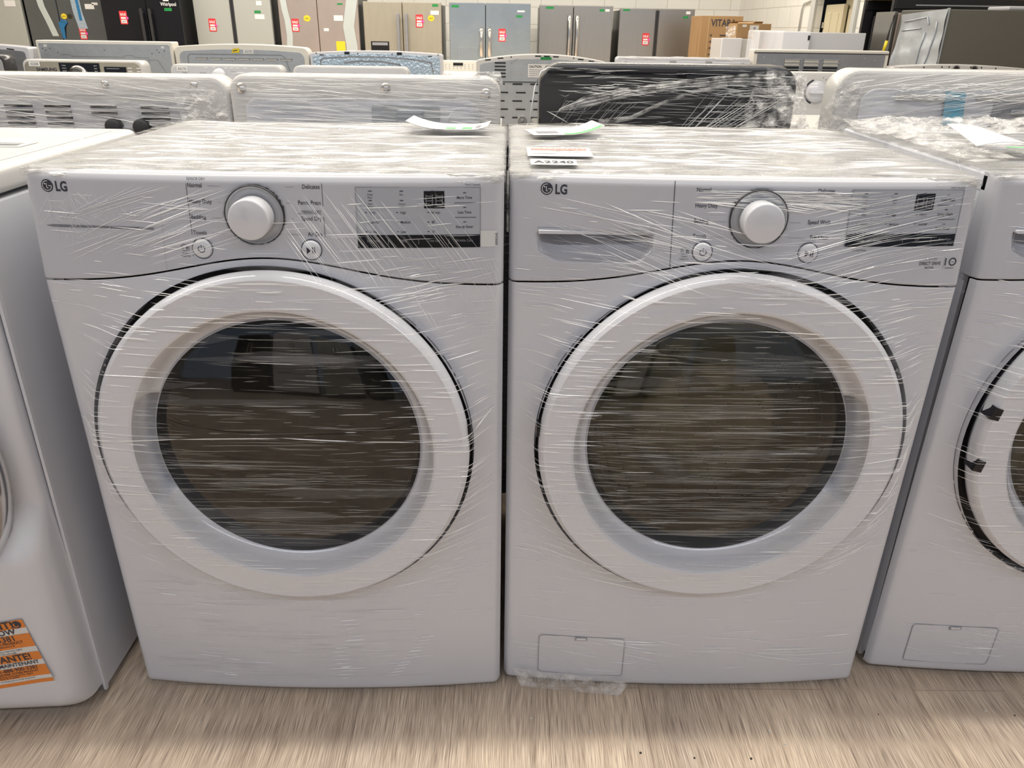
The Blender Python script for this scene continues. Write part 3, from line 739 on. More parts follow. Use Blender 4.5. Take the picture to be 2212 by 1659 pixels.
dryer = make_lg('dryer', 'film-wrapped white front-load dryer with dark window and door grip on the left', (-0.341, 0, 0), 0, False, 11)
washer = make_lg('washer', 'film-wrapped white front-load washer with steel drum showing, beside the dryer', (0.353, 0.017, 0), 0, False, 23)
far = make_lg('washer', 'wrapped white front-load washer cut off by the right edge, with black notches beside its door', (1.082, 0.055, 0), 0, True, 37)

# stickers and film hems that belong to the washers
ws = MB(); tp = lambda a, b: (a, b, ZT+0.0068)
def topquad(mb, x0, x1, y0, y1, mi, dz=0.0065): mb.add([(x0, y0, ZT+dz), (x1, y0, ZT+dz), (x1, y1, ZT+dz), (x0, y1, ZT+dz)], [(0, 1, 2, 3)], mi)
topquad(ws, -0.315, -0.210, 0.115, 0.215, 0); topquad(ws, -0.308, -0.216, 0.180, 0.205, 1, 0.0068)
ws.text('WARRANTY', 0.018, -0.262, 0.186, None, 2, 'C', 0.9, 0.02, plane=lambda a, b: (a, b, ZT+0.0071))
ws.text('extended coverage', 0.010, -0.262, 0.160, None, 3, 'C', 0.9, plane=lambda a, b: (a, b, ZT+0.0069))
ws.build('warranty_sticker', ['paper', 'redfade', 'paper', 'inkgrey'], washer)
ws = MB(); topquad(ws, -0.312, -0.242, 0.030, 0.085, 0, 0.0066); ws.text('A2240', 0.030, -0.277, 0.045, None, 1, 'C', 0.75, 0.01, plane=lambda a, b: (a, b, ZT+0.0072))
ws.build('stock_label', ['paper', 'ink'], washer)
ws = MB(); topquad(ws, -0.20, 0.20, 0.12, 0.20, 0); topquad(ws, -0.19, 0.19, 0.165, 0.185, 1, 0.0068); topquad(ws, -0.18, 0.0, 0.25, 0.262, 2, 0.0068)
ws.build('warranty_sticker', ['paper', 'redfade', 'greenpen'], far)

def crumple(parent, name, p00, p10, p01, p11, amp, fr, mt, nu=70, nv=50, seed=0, bulge=0.0, lab=None):
    a, b, c, d = map(Vector, (p00, p10, p01, p11)); nr = (b-a).cross(c-a).normalized()
    def fn(u, v):
        p = a*(1-u)*(1-v)+b*u*(1-v)+c*(1-u)*v+d*u*v
        k = min(1, 6*min(u, 1-u, v, 1-v)+0.15)
        h = noise.turbulence(p*fr+Vector((seed, 0, 0)), 4, True)-0.45
        q = noise.noise_vector(p*fr*2.2+Vector((0, seed, 0)))
        return tuple(p+nr*(amp*h*2*k+bulge*math.sin(PI*u)*math.sin(PI*v))+q*amp*0.35*k)
    o = MB().grid(nu, nv, fn, sm=False).build(name, mt, parent)
    if lab: plabel(o, lab)
    return o
# loose hem at the washer's lower left corner, bunched strips in the gap and over the far washer's top edge
crumple(washer, 'film_hem', (-0.325, -0.018, 0.050), (-0.10, -0.036, 0.036), (-0.31, -0.024, 0.010), (-0.12, -0.042, 0.006), 0.005, 40, 'film_crumple', 60, 16, 3)
crumple(dryer, 'film_edge', (0.3445, 0.01, 0.99), (0.3445, 0.50, 0.992), (0.3450, 0.0, 0.86), (0.3450, 0.5, 0.88), 0.0012, 40, 'film_crumple', 90, 30, 5)
crumple(washer, 'film_edge', (-0.3445, 0.01, 0.99), (-0.3445, 0.50, 0.992), (-0.3450, 0.0, 0.86), (-0.3450, 0.5, 0.88), 0.0012, 40, 'film_crumple', 90, 30, 9)
crumple(far, 'film_edge', (-0.355, 0.04, 0.995), (-0.355, 0.56, 1.00), (-0.28, 0.04, 1.0), (-0.28, 0.56, 1.01), 0.005, 22, 'film_crumple', 120, 24, 7)
crumple(far, 'film_bunch', (-0.40, 0.36, 0.998), (0.34, 0.40, 1.002), (-0.36, 0.56, 1.005), (0.34, 0.58, 1.008), 0.014, 14, 'film_crumple', 150, 50, 17, 0.012)

hs = MB(); pth = [(-0.352+0.006*math.sin(k*.5), 0.665+0.004*math.cos(k*.7), 0.03+k*0.02) for k in range(46)]  # black ribbed column added behind the gap so that it stays dark
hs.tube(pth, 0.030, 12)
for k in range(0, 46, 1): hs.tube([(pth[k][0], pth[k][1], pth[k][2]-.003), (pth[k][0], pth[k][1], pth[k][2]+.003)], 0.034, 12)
hs.build('added_gap_blocker', 'rubber', washer)
def sidefilm(parent, sx):
    f = MB(); rnd = random.Random(5)
    for i in range(90):
        y = rnd.uniform(0.03, 0.10); z = rnd.uniform(0.05, 0.95); L = rnd.uniform(.02, .06)
        x = sx*(W2+0.001); vs = []
        for k in range(4):
            q = k/3; vs += [(x, y+L*q, z+L*q*0.8), (x+sx*0.0006, y+L*q, z+L*q*.8+.0004), (x, y+L*q, z+L*q*.8+.0009)]
        f.add(vs, [g for k in range(3) for g in ((k*3, k*3+3, k*3+4, k*3+1), (k*3+1, k*3+4, k*3+5, k*3+2))], 0)
    f.build('side_film', 'streak_soft', parent)
crumple(washer, 'gap_film', (-0.3475, 0.006, 0.985), (-0.3440, 0.004, 0.985), (-0.3470, 0.004, 0.895), (-0.3440, 0.002, 0.895), 0.0016, 50, 'film_crumple', 16, 50, 12)
sidefilm(far, -1)

# ------------------------------------------------------------------ papers resting on the tops
def slip(name, label, x0, x1, y0, y1, z, curl, marks, rz=0.0):
    cx, cy = (x0+x1)/2, (y0+y1)/2
    w_, h_ = (x1-x0)/2, (y1-y0)/2
    def fn(u, v, e=0.0): return (-w_+2*w_*u, -h_+2*h_*v, curl(u, v)+e)
    mb = MB().grid(16, 8, fn)
    mb.grid(16, 8, lambda u, v: fn(u, v, 0.0005))
    for (u0, u1, v0, v1, mi) in marks: mb.grid(8, 2, lambda u, v: fn(u0+(u1-u0)*u, v0+(v1-v0)*v, 0.0010), mi)
    o = mb.build(name, ['paper', 'greenpen', 'inkgrey'], None, loc=(cx, cy, z)); o.rotation_euler = (0, 0, rz)
    return tag(o, label, 'paper')
slip('paper_slip', 'curled white paper slip with a green mark lying on the dryer top at the back', -0.185, -0.03, 0.40, 0.50, ZT+0.009, lambda u, v: 0.004+0.014*max(0, 0.45-u)**2*5+0.008*max(0, u-0.75)**2*14, [(0.48, 0.60, .1, .3, 1), (0.68, 0.80, .1, .4, 1), (0.84, 0.9, .2, .6, 2)], -0.05)
slip('paper_slip', 'white tag with long green stripe sticking up on the centre right washer', 0.045, 0.180, 0.37, 0.46, ZT+0.008, lambda u, v: 0.002+0.016*max(0, u-0.5)**2*4, [(0.45, 0.98, .05, .22, 1), (0.1, 0.4, .3, .6, 2)], 0.18)
slip('paper_slip', 'blank white sheet with a lifted corner on top of the washer at the right edge', 0.79, 0.89, 0.19, 0.33, ZT+0.012, lambda u, v: 0.010+0.02*v*(1-u)+0.008*math.sin(u*3), [], -0.12)
# ------------------------------------------------------------------ appliance at the far left
def make_left():
    root = thing('front_load_dryer', 'white front-load machine at the left edge with an orange IMPORTANT sticker low down', 'tumble dryer', (-1.095, 0, 0))
    H = 0.345
    MB().box(-H, H, -0.02, 0.52, 0.015, 0.930).build('cabinet', 'white', root, bevel=0.003)
    fl = MB().box(H-0.004, H+0.001, -0.026, -0.018, 0.012, 0.93); fl.build('cabinet_flange', 'white_door', root)
    tpn = MB().rrect(-H-.003, H+.003, -0.075, 0.53, 0.03, 0.936, 0.975, 0, (1, 1, 1, 1), axis='z'); tpn.build('top_panel', 'offwhite', root, bevel=0.012, seg=4)
    tp2 = MB().box(-H+.02, H-.03, 0.05, 0.48, 0.974, 0.9765); tp2.build('top_inset', 'offwhite', root, bevel=0.001)
    lb = MB().add([(0.1, 0.24, 0.9772), (0.27, 0.24, 0.9772), (0.27, 0.30, 0.9772), (0.1, 0.30, 0.9772)], [(0, 1, 2, 3)], 0); lb.add([(0.12, 0.255, 0.9776), (0.255, 0.255, 0.9776), (0.255, 0.285, 0.9776), (0.12, 0.285, 0.9776)], [(0, 1, 2, 3)], 1)
    lb.build('top_label', ['cream', 'black'], root)
    # bulging moulded front; wider and prouder below z 0.40
    def yf(z):
        return -0.050-0.052*(1-sstep(0.36, 0.46, z))-0.004*math.sin(z*3)
    def xo(z): return H-0.004-0.004*sstep(.3, .5, z)
    def fn(u, v):
        z = 0.030+0.755*v; sgn = -1 if u < 0.5 else 1; q = abs(u-0.5)*2
        X = xo(z); Y = yf(z)
        if z < 0.07: Y += 0.05*(1-math.sqrt(max(0, 1-((0.07-z)/0.05)**2))) if z > 0.02 else 0
        if q > 0.80:      # side wall wraps to the flange with a soft corner
            t = (q-0.80)/0.20; a = t*PI/2
            x = (X-0.060)+0.060*math.sin(a)**0.8; y = -0.022+(Y+0.022)*math.cos(a)**0.55
        else: x = (X-0.060)*q/0.80; y = Y-0.012*(1-(q/0.8)**2)
        return (sgn*x, y, z)
    MB().grid(90, 90, fn).build('front_panel', 'white', root)
    cons = MB(); cons.rrect(-H+.004, H-.006, -0.062, -0.02, 0.03, 0.790, 0.934, 0, (1, 1, 0, 0), axis='z'); cons.build('control_panel', 'white', root, bevel=0.006, seg=3)
    dc, dz = 0.02, 0.530
    d = MB().lathe([(0.28, -0.06), (0.30, -0.075), (0.302, -0.10), (0.295, -0.118), (0.275, -0.125)], dc, dz, 90).build('door', 'chrome', root)
    MB().lathe([(0.275, -0.125), (0.262, -0.122), (0.235, -0.108), (0.21, -0.105)], dc, dz, 90, 0).build('door_rim', 'charcoal', d)
    MB().lathe([(0.21, -0.105), (0.12, -0.115), (0.0006, -0.118)], dc, dz, 72, cap=True).build('door_glass', 'blackgloss', d)
    st = MB(); yy = lambda x, z: yf(z)-0.0005-0.012*(1-min(1, (x/0.285))**2)-0.0008
    x0, x1, z1, z0 = 0.136, 0.302, 0.243, 0.102
    def band(a, b, mi): st.patch(x0, x1, z1-b*(z1-z0), z1-a*(z1-z0), yy, mi, 0.0002, 8)
    band(0, 1, 1)
    for a, b in ((0, .125), (.215, .42), (.505, .63), (.715, .885), (.945, 1.0)): band2 = st.patch(x0, x1, z1-b*(z1-z0), z1-a*(z1-z0), yy, 0, 0.0006, 8)
    cx = (x0+x1)/2
    def T(s_, size, f, bold=0.0, sx=1.0): st.text(s_, size, cx+0.004, z1-f*(z1-z0), yy, 2, 'C', sx, bold, 0.0011)
    T('IMPORTANT!', 0.0205, 0.105, 0.02, 1.0); T('REGISTER NOW', 0.0165, 0.200, 0.015, 1.0); T('1-888-900-3381', 0.0165, 0.300, 0.01, 1.0)
    T('TO FIRST REGISTER YOUR PRODUCT', 0.0078, 0.350, 0.01, .95); T('Proof of Ownership, Recall Notifications &', 0.0055, 0.385, 0, .95); T('Quality Assurance.', 0.0055, 0.415, 0, .95)
    T('Failure to register does not impact your warranty rights.', 0.0052, 0.455, 0, .92); T('For Terms & Conditions visit the web page', 0.0052, 0.492, 0, .92)
    T('IMPORTANTE!', 0.0195, 0.612, 0.02, 1.0); T('ENREGISTREZ MAINTENANT', 0.0112, 0.690, 0.012, .98); T('APPELEZ LE 1-888-900-3381', 0.0112, 0.770, 0.01, .95)
    T('VOUS DEVEZ ENREGISTRER VOTRE PRODUIT', 0.0066, 0.815, 0.008, .92); T('POUR: Preuve de propri\u00e9t\u00e9, notifications de rappel', 0.0052, 0.845, 0, .92); T("et Assurance de la qualit\u00e9.", 0.0052, 0.872, 0, .92)
    T('Le d\u00e9faut d\u0027enregistrer ne change pas vos droits de garantie', 0.0046, 0.915, 0, .9)
    st.poly([(x1-0.013+0.0078*math.cos(2*PI*i/24), z1-0.0095+0.0078*math.sin(2*PI*i/24)) for i in range(24)], yy, 2, 0.0012)
    st.ring(x1-0.013, z1-0.0095, 0.004, 0.0022, yy, 0, 2.2, 5.6, 12, 0.0016)
    cxs, czs, an = (x0+x1)/2, (z0+z1)/2, math.radians(9); nv = []
    for (a, b, c) in st.v:
        e = b-yy(a, c); dx_, dz_ = a-cxs, c-czs; a2 = cxs+dx_*math.cos(an)-dz_*math.sin(an); c2 = czs+dx_*math.sin(an)+dz_*math.cos(an)
        nv.append((a2, yy(a2, c2)+e, c2))
    st.v = nv
    st.build('registration_sticker', ['orange', 'paper', 'ink'], root)
    for yy2 in (0.03, 0.46):
        MB().box(H-.05, H-.015, yy2, yy2+.03, 0.0, 0.016).build('foot', 'rubber', root)
    for yy2 in (0.03, 0.46):
        MB().box(-H+.015, -H+.05, yy2, yy2+.03, 0.0, 0.016).build('foot', 'rubber', root)
    MB().box(H-.05, H-.006, -0.016, -0.002, 0.002, 0.03).build('foot_bracket', 'galv', root, bevel=0.002)
    tf = MB()
    rnd = random.Random(3)
    for i in range(60):
        x0 = rnd.uniform(-.33, .2); y0 = rnd.uniform(.2, .46); L = rnd.uniform(.04, .14)
        tf.add([(x0, y0, .9775), (x0+L, y0+L*.05, .9775), (x0+L, y0+L*.05+.002, .979), (x0, y0+.002, .979)], [(0, 1, 2, 3)], 0)
    tf.build('top_film', 'streak_soft', root)
    return root
make_left()

# ------------------------------------------------------------------ second row: machines seen from behind
def wrap_streaks(parent, x0, x1, z0, z1, y, n, seed, slope=(-.06, .06), lens=(.05, .25), mi=None, name='stretch_film', wr=(.0006, .0015), extra=None):
    rnd = random.Random(seed); random.seed(seed); f = MB(); yf = flat(y)
    for i in range(n):
        x = rnd.uniform(x0, x1-.03); z = rnd.uniform(z0, z1); L = min(rnd.uniform(*lens), x1-x); s = rnd.uniform(*slope)
        add_streak(f, yf, x, z, x+L, max(z0, min(z1, z+L*s)), rnd.uniform(*wr), rnd.uniform(.0006, .0014), mi if mi is not None else rnd.choice((0, 1, 1)), 5, rnd.uniform(0, .002))
    for e in (extra or []):
        pts, wd, m_ = e
        for a, b in zip(pts[:-1], pts[1:]): add_streak(f, yf, a[0], a[1], b[0], b[1], wd, wd*.7, m_, 6)
    return f.build(name, ['streak', 'streak_soft', 'haze'], parent)

def back_machine(label, cx, y, W, ztop, mt, zb=0.90, r=0.05, cat='washing machine', rz=0, name='top_load_washer'):
    # body, console box seen from behind; local origin at the back face, floor level
    root = thing(name, label, cat, (cx, y, 0), rz)
    h = W/2
    b = MB().box(-h, h, 0.02, 0.66, 0.02, zb); b.build('cabinet', mt, root, bevel=0.006)
    for sx in (-1, 1):
        for yy in (0.06, 0.60): MB().cyl(0, 0, 0.02, 0, 0.022, 12).build('foot', 'rubber', root).matrix_local = Matrix.Translation((sx*(h-.05), yy, 0.0)) @ Matrix.Rotation(PI/2, 4, 'X')
    prof = [(0.0, zb-0.06), (0.0, ztop-0.012), (0.006, ztop-0.003), (0.014, ztop), (0.07, ztop-0.004), (0.14, zb+0.03), (0.14, zb-0.0)]
    c = MB().rrect(-h, h, zb-0.10, ztop, r, 0.0, 0.09, 0, (0, 0, 1, 1), 8)
    cs = c.build('console', mt, root, bevel=0.010, seg=3)
    lid = MB().rrect(-h+.03, h-.03, 0.12, 0.62, 0.03, zb+0.001, zb+0.022, 0, axis='z'); lid.build('lid', mt, root, bevel=0.006)
    return root, cs

# E : behind the far-left machine
e, ec = back_machine('film-wrapped white machine from behind with vent slots and two dark hose caps', -1.040, 0.93, 0.698, 1.054, 'offwhite', r=0.045)
pl = MB().rrect(-0.40+.06, 0.235, 0.80, 0.992, 0.02, -0.003, 0.002, 0, (0, 0, 0, 0)); pl.build('rear_recess', 'lightgrey', ec)
vt = MB()
for c, (xa, xb) in enumerate(((-0.325, -0.245), (-0.215, -0.145), (-0.115, -0.05), (0.0, 0.065), (0.125, 0.195))):
    for r_ in range(5 if c != 3 else 2): vt.box(xa, xb, -0.0045, -0.002, 0.975-r_*0.0135, 0.981-r_*0.0135, 0); vt.box(xa, xb, -0.009, -0.002, 0.9812-r_*0.0135, 0.984-r_*0.0135, 1)
vt.build('vent_slots', ['charcoal', 'offwhite'], ec)
for xx in (0.055, 0.125):
    MB().lathe([(0.020, 0.0), (0.020, -0.02), (0.016, -0.024), (0.0006, -0.024)], xx, 0.932, 24, cy=-0.003, cap=True).build('hose_cap', 'rubber', e)
MB().box(0.055, 0.125, -0.012, -0.004, 0.924, 0.930).build('hose_clip', 'midgrey', e)
for xx in (0.045, 0.265): MB().lathe([(0.009, 0), (0.006, -0.004), (0.0006, -0.005)], xx, 1.032, 12, cy=-0.001, cap=True).build('screw', 'chrome', e)
MB().box(-0.35, 0.29, -0.0015, 0.0, 1.0065, 1.0105).box(-0.35, 0.26, -0.003, 0.0, 0.992, 1.001).build('pressed_rib', 'offwhite', ec)
wrap_streaks(e, -0.345, 0.30, 0.88, 1.058, -0.012, 150, 4, (-.20, .02), (.04, .2))
crumple(e, 'film_corner', (0.22, -0.03, 1.03), (0.342, 0.0, 1.02), (0.24, -0.03, 0.92), (0.345, 0.0, 0.90), 0.007, 22, 'film_crumple', 50, 50, 4)
crumple(e, 'film_sheet', (-0.345, -0.010, 1.053), (0.33, -0.010, 1.053), (-0.345, -0.012, 0.93), (0.30, -0.012, 0.93), 0.002, 12, 'film_back', 100, 40, 8)

# F : behind the wrapped dryer
f, fc = back_machine('white film-wrapped machine seen from behind with a small steel plate, behind the centre left dryer', -0.350, 0.92, 0.672, 1.060, 'offwhite', r=0.04)
MB().rrect(-0.30, 0.285, 0.80, 1.006, 0.035, -0.0035, 0.001, 0, (0, 0, 1, 1)).build('rear_recess', 'white', fc, bevel=0.003)
p_ = MB().rrect(0.015, 0.185, 0.80, 0.994, 0.006, -0.006, -0.003, 0, (0, 0, 1, 1)).build('steel_plate', 'galv', f, bevel=0.001)
MB().rrect(0.080, 0.142, 0.84, 0.984, 0.006, -0.016, -0.005).build('plate_cover', 'galv', p_, bevel=0.003)
for zz in (0.985, 0.975): MB().box(0.078, 0.144, -0.018, -0.005, zz-0.006-.004, zz-0.004).build('cover_ridge', 'galv', p_)
MB().rrect(0.205, 0.275, 0.90, 0.990, 0.034, -0.0065, -0.003).build('round_boss', 'white', f, bevel=0.003)
for xx, zz in ((0.052, 1.032), (0.300, 1.022), (-0.305, 1.028)): MB().lathe([(0.012, 0), (0.007, -0.004), (0.0006, -0.006)], xx, zz, 14, cy=-0.001, cap=True).build('screw', 'chrome', f)
wrap_streaks(f, -0.33, 0.33, 0.93, 1.062, -0.014, 190, 6, (-.10, .03), (.04, .22))
crumple(f, 'film_sheet', (-0.333, -0.012, 1.060), (0.333, -0.012, 1.060), (-0.335, -0.014, 0.93), (0.335, -0.014, 0.93), 0.0025, 12, 'film_back', 110, 44, 12)
crumple(f, 'film_corner', (0.26, 0.0, 1.072), (0.335, 0.0, 1.074), (0.27, -0.008, 1.055), (0.345, -0.008, 1.04), 0.008, 40, 'film_crumple', 30, 16, 21)
MB().tube([(-0.33+k*0.022, 0.012, 1.0610+0.0015*math.sin(k*1.7)) for k in range(31)], 0.0012, 5).build('film_rim', 'streak_soft', f)

# G : black console
g, gc = back_machine('black machine seen from behind, its console wrapped in bunched clear film', 0.402, 0.92, 0.640, 1.096, 'charcoal', r=0.055, zb=0.90)
MB().rrect(-0.262, 0.30, 0.78, 1.030, 0.03, -0.006, 0.001, 0, (0, 0, 1, 1)).build('rear_recess', 'charcoal', gc, bevel=0.003)
for z_ in (1.012, 0.995, 0.970, 0.955): MB().box(-0.25, 0.29, -0.0085, -0.005, z_, z_+0.003).build('pressed_rib', 'charcoal', gc)
MB().box(-0.30, 0.30, -0.004, 0.0, 1.072, 1.077).box(0.02, 0.04, -0.012, 0.0, 1.066, 1.080).build('console_seam', 'blackgloss', gc)
ex = []
random.seed(8)
for k in range(20): ex.append(([(0.02+k*0.006+random.uniform(-.006, .006), 0.925), (0.10+k*0.011+random.uniform(-.01, .01), 1.0+random.uniform(0, .05))], .0014, random.choice((0, 1, 1))))
ex.append(([(-0.300, 0.985), (-0.245, 0.957), (-0.16, 0.955)], .0022, 0))
for k in range(16): ex.append(([(-0.25+k*.012, 1.012), (-0.29+k*.011, 0.985-random.uniform(0, .04))], .0012, 1))
wrap_streaks(g, -0.31, 0.31, 0.93, 1.085, -0.013, 170, 14, (-.05, .05), (.02, .14), extra=ex, wr=(.0005, .0011))
wrap_streaks(g, -0.28, 0.30, 1.025, 1.050, -0.014, 90, 15, (-.12, .12), (.02, .08), 0, 'film_glints', wr=(.0007, .0016))
def swoosh(parent, name, pts, y, amp, fr, seed, n=90):
    # a gathered band of film running along pts (x, z, width)
    def at(t):
        q = t*(len(pts)-1); i = min(int(q), len(pts)-2); f_ = q-i; f_ = f_*f_*(3-2*f_)
        return [pts[i][c]*(1-f_)+pts[i+1][c]*f_ for c in range(3)]
    def fn(u, v):
        x, z, w_ = at(u); z += (v-0.5)*w_
        h = noise.noise(Vector((x*fr*.5, z*fr*5, seed)))*amp; q = math.sin(v*24+noise.noise(Vector((x*9, seed, 0)))*4)*amp*.4
        return (x, y-0.004*math.sin(PI*v)+h+q, z)
    return MB().grid(n, 26, fn).build(name, 'film_crumple', parent)
swoosh(g, 'film_fold', [(-0.27, 0.988, .006), (-0.20, 1.010, .030), (-0.10, 1.032, .022), (0.02, 1.050, .020), (0.14, 1.064, .022), (0.25, 1.068, .035)], -0.018, .006, 30, 3)
swoosh(g, 'film_fold', [(-0.17, 0.960, .016), (-0.09, 0.972, .012), (-0.02, 1.006, .010), (0.06, 1.035, .010), (0.14, 1.050, .010)], -0.018, .004, 40, 7)
crumple(g, 'film_bunch', (0.20, -0.035, 1.045), (0.295, -0.030, 1.050), (0.165, -0.05, 0.925), (0.375, -0.03, 0.925), 0.016, 24, 'film_crumple', 90, 80, 35, 0.010)
crumple(g, 'film_bunch', (0.23, -0.020, 1.092), (0.335, -0.010, 1.075), (0.25, -0.04, 0.96), (0.350, -0.02, 0.95), 0.012, 22, 'film_crumple', 80, 80, 31, 0.012, 'thick bunch of crumpled clear film at the console end')
MB().tube([(-0.345, 0.02, 0.93), (-0.33, 0.02, 1.04), (-0.315, 0.02, 1.075), (-0.27, 0.02, 1.095), (0.0, 0.02, 1.096), (0.27, 0.02, 1.094), (0.315, 0.02, 1.075), (0.34, 0.02, 1.03)], 0.0018, 6).build('film_rim', 'streak', g)
MB().lathe([(0.012, 0), (0.012, 0.05), (0.0006, 0.05)], -0.36, 0.958, 16, cap=True).build('hose_end', 'chrome', g)

# H : white with blue tape
h_, hc = back_machine('film-wrapped white machine from behind with a strip of pale blue tape', 1.185, 0.96, 0.700, 1.090, 'offwhite', r=0.055)
MB().rrect(-0.285, 0.33, 0.80, 1.045, 0.04, -0.004, 0.001, 0, (0, 0, 1, 1)).build('rear_recess', 'white', hc, bevel=0.003)
MB().rrect(-0.20, -0.02, 1.016, 1.034, 0.008, -0.009, -0.002).build('pressed_rib', 'offwhite', hc, bevel=0.003)
MB().rrect(0.005, 0.33, 1.020, 1.036, 0.008, -0.009, -0.002).build('pressed_rib', 'offwhite', hc, bevel=0.003)
p_ = MB().rrect(0.055, 0.33, 0.80, 1.018, 0.008, -0.0075, -0.003).build('steel_plate', 'galvdark', h_, bevel=0.001)
MB().rrect(0.10, 0.32, 0.985, 1.000, 0.006, -0.014, -0.006).rrect(0.07, 0.12, 0.95, 0.965, 0.006, -0.014, -0.006).build('plate_rib', 'galvdark', p_, bevel=0.003)
MB().lathe([(0.006, 0), (0.0006, -0.005)], 0.065, 0.975, 12, cy=-0.008).build('screw', 'chrome', h_)
tb = MB().grid(4, 8, lambda u, v: (-0.068+0.052*u-0.010*v*1.0+0.0, -0.012, 0.958+0.082*v)); plabel(tb.build('tape_strip', 'bluetape', h_), 'pale blue tape strip')
wrap_streaks(h_, -0.33, 0.34, 0.93, 1.085, -0.016, 160, 19, (0.05, .24), (.05, .25))
wrap_streaks(h_, -0.22, 0.10, 1.02, 1.06, -0.017, 90, 20, (-.1, .1), (.01, .06), 0, 'film_glints', wr=(.0008, .0016))
crumple(h_, 'film_sheet', (-0.345, -0.013, 1.088), (0.348, -0.013, 1.088), (-0.35, -0.015, 0.93), (0.348, -0.015, 0.93), 0.0025, 12, 'film_back', 110, 50, 41)
crumple(h_, 'film_corner', (-0.35, 0.0, 1.05), (-0.28, -0.01, 1.07), (-0.40, 0.0, 0.93), (-0.32, -0.01, 0.93), 0.006, 20, 'film_crumple', 30, 40, 43)

# ------------------------------------------------------------------ third row: consoles facing the camera
def console_front(label, cx, y, W, ztop, body, face, zb=0.86, r=0.03, cat='washing machine', name='top_load_washer', arc=0.0):
    root = thing(name, label, cat, (cx, y, 0)); hw = W/2
    MB().box(-hw, hw, -0.55, 0.10, 0.02, zb).build('cabinet', body, root, bevel=0.008)
    MB().rrect(-hw+.03, hw-.03, -0.50, 0.0, 0.03, zb+.001, zb+.015, axis='z').build('lid', body, root, bevel=0.006)
    for sx in (-1, 1):
        for yy in (-0.5, 0.04): MB().box(sx*(hw-.06)-.02, sx*(hw-.06)+.02, yy, yy+.03, 0, 0.021).build('foot', 'rubber', root)
    def out(ins):
        pts = rr(-hw+ins, hw-ins, zb+.002, ztop-ins*0.7, r, (0, 0, 1, 1), 8)
        return [(a, b + (arc*(1-(a/hw)**2) if b > 0.9 else 0)) for a, b in pts]
    co = MB().prism(out(0), 0.0, 0.10, 0, 'y', True).build('console', body, root, bevel=0.006)
    MB().prism(out(0.012), -0.004, 0.004, 0, 'y', True).build('console_face', face, root, bevel=0.001)
    return root
s = console_front('white top-loader console with dark dial and SAMSUNG lettering, third row at left', -2.170, 3.15, 0.61, 0.990, 'offwhite', 'steelwarm')
MB().box(-0.115, 0.088, -0.009, -0.004, 0.88, 0.976).build('dial_panel', 'blackgloss', s)
MB().lathe([(0.050, 0), (0.046, -0.018), (0.040, -0.024)], -0.022, 0.918, 40, cy=-0.008).build('dial_collar', 'chrome', s)
MB().lathe([(0.040, -0.024), (0.034, -0.05), (0.0006, -0.052)], -0.022, 0.918, 40, cy=-0.008, cap=True).build('dial', 'black', s)
MB().box(0.112, 0.222, -0.009, -0.004, 0.933, 0.960).build('display', 'blackgloss', s)
t_ = MB(); yf = flat(-0.0045)
t_.text('SAMSUNG', 0.0215, -0.235, 0.9365, yf, 0, 'L', 1.05, 0.03)
for zz in (0.962, 0.949, 0.936):
    t_.text('NORMAL', 0.006, -0.10, zz, flat(-.0095), 1); t_.text('HEAVY', 0.006, 0.078, zz, flat(-.0095), 1, 'R')
for xx in (0.24, 0.285):
    for zz in (0.955, 0.94): t_.line([(xx-.01, zz), (xx+.012, zz)], 0.004, yf, 1)
t_.line([(0.125, 0.952), (0.19, 0.952)], 0.003, flat(-.0095), 2)
t_.build('console_lettering', ['ink', 'inkwhite', 'inkgrey'], s)
def stock(parent, code, x0, x1, z0, z1, y, size=None):
    m_ = MB().patch(x0, x1, z0, z1, flat(y), 0, 0.0005); m_.text(code, size or (z1-z0)*0.75, (x0+x1)/2, z0+(z1-z0)*0.25, flat(y), 1, 'C', 0.9, 0.02, 0.0012)
    return m_.build('stock_label', ['paper', 'inkgrey'], parent)
stock(s, 'A2208', -0.268, -0.212, 0.958, 0.980, -0.005)
s = console_front('light grey top-loader console with white knob and label A2176, third row behind the left machines', -1.440, 3.15, 0.57, 0.975, 'offwhite', 'lightgrey', arc=0.012)
stock(s, 'A2176', -0.25, -0.195, 0.944, 0.968, -0.005)
MB().lathe([(0.034, 0), (0.030, -0.03), (0.026, -0.034), (0.0006, -0.035)], -0.035, 0.928, 30, cy=-0.004, cap=True).build('knob', 'white_door', s)
t_ = MB()
for xx, zz in ((-.10, .963), (-.06, .963), (.0, .963), (.03, .963), (.06, .963), (.10, .963), (.15, .96)): t_.line([(xx-.009, zz), (xx+.009, zz)], 0.004, yf, 1)
for k, xx in enumerate((-.21, -.12, .04, .10, .17, .22)): t_.text(('Heavy', 'Normal', 'Delicate', 'Bulky', 'Rinse', 'Spin')[k], 0.011, xx, 0.935+0.006*(k == 2), yf, 0, 'C')
t_.build('console_lettering', ['inkgrey', 'inkwhite'], s)
s = console_front('light grey curved top-loader console with no label, third row behind the centre left dryer', -0.805, 3.15, 0.59, 0.976, 'offwhite', 'lightgrey', arc=0.012)
MB().lathe([(0.034, 0), (0.030, -0.03), (0.026, -0.034), (0.0006, -0.035)], 0.02, 0.915, 30, cy=-0.004, cap=True).build('knob', 'chrome', s)
t_ = MB()
for k, xx in enumerate((-.14, .10, .17)): t_.text(('Soak', 'Spin', 'Normal')[k], 0.011, xx, 0.938, yf, 0, 'C')
t_.build('console_lettering', ['inkgrey'], s)
s = console_front('dark grey control console with square buttons poking in at the upper left edge', -2.83, 3.05, 0.66, 1.012, 'charcoal', 'midgrey')
t_ = MB()
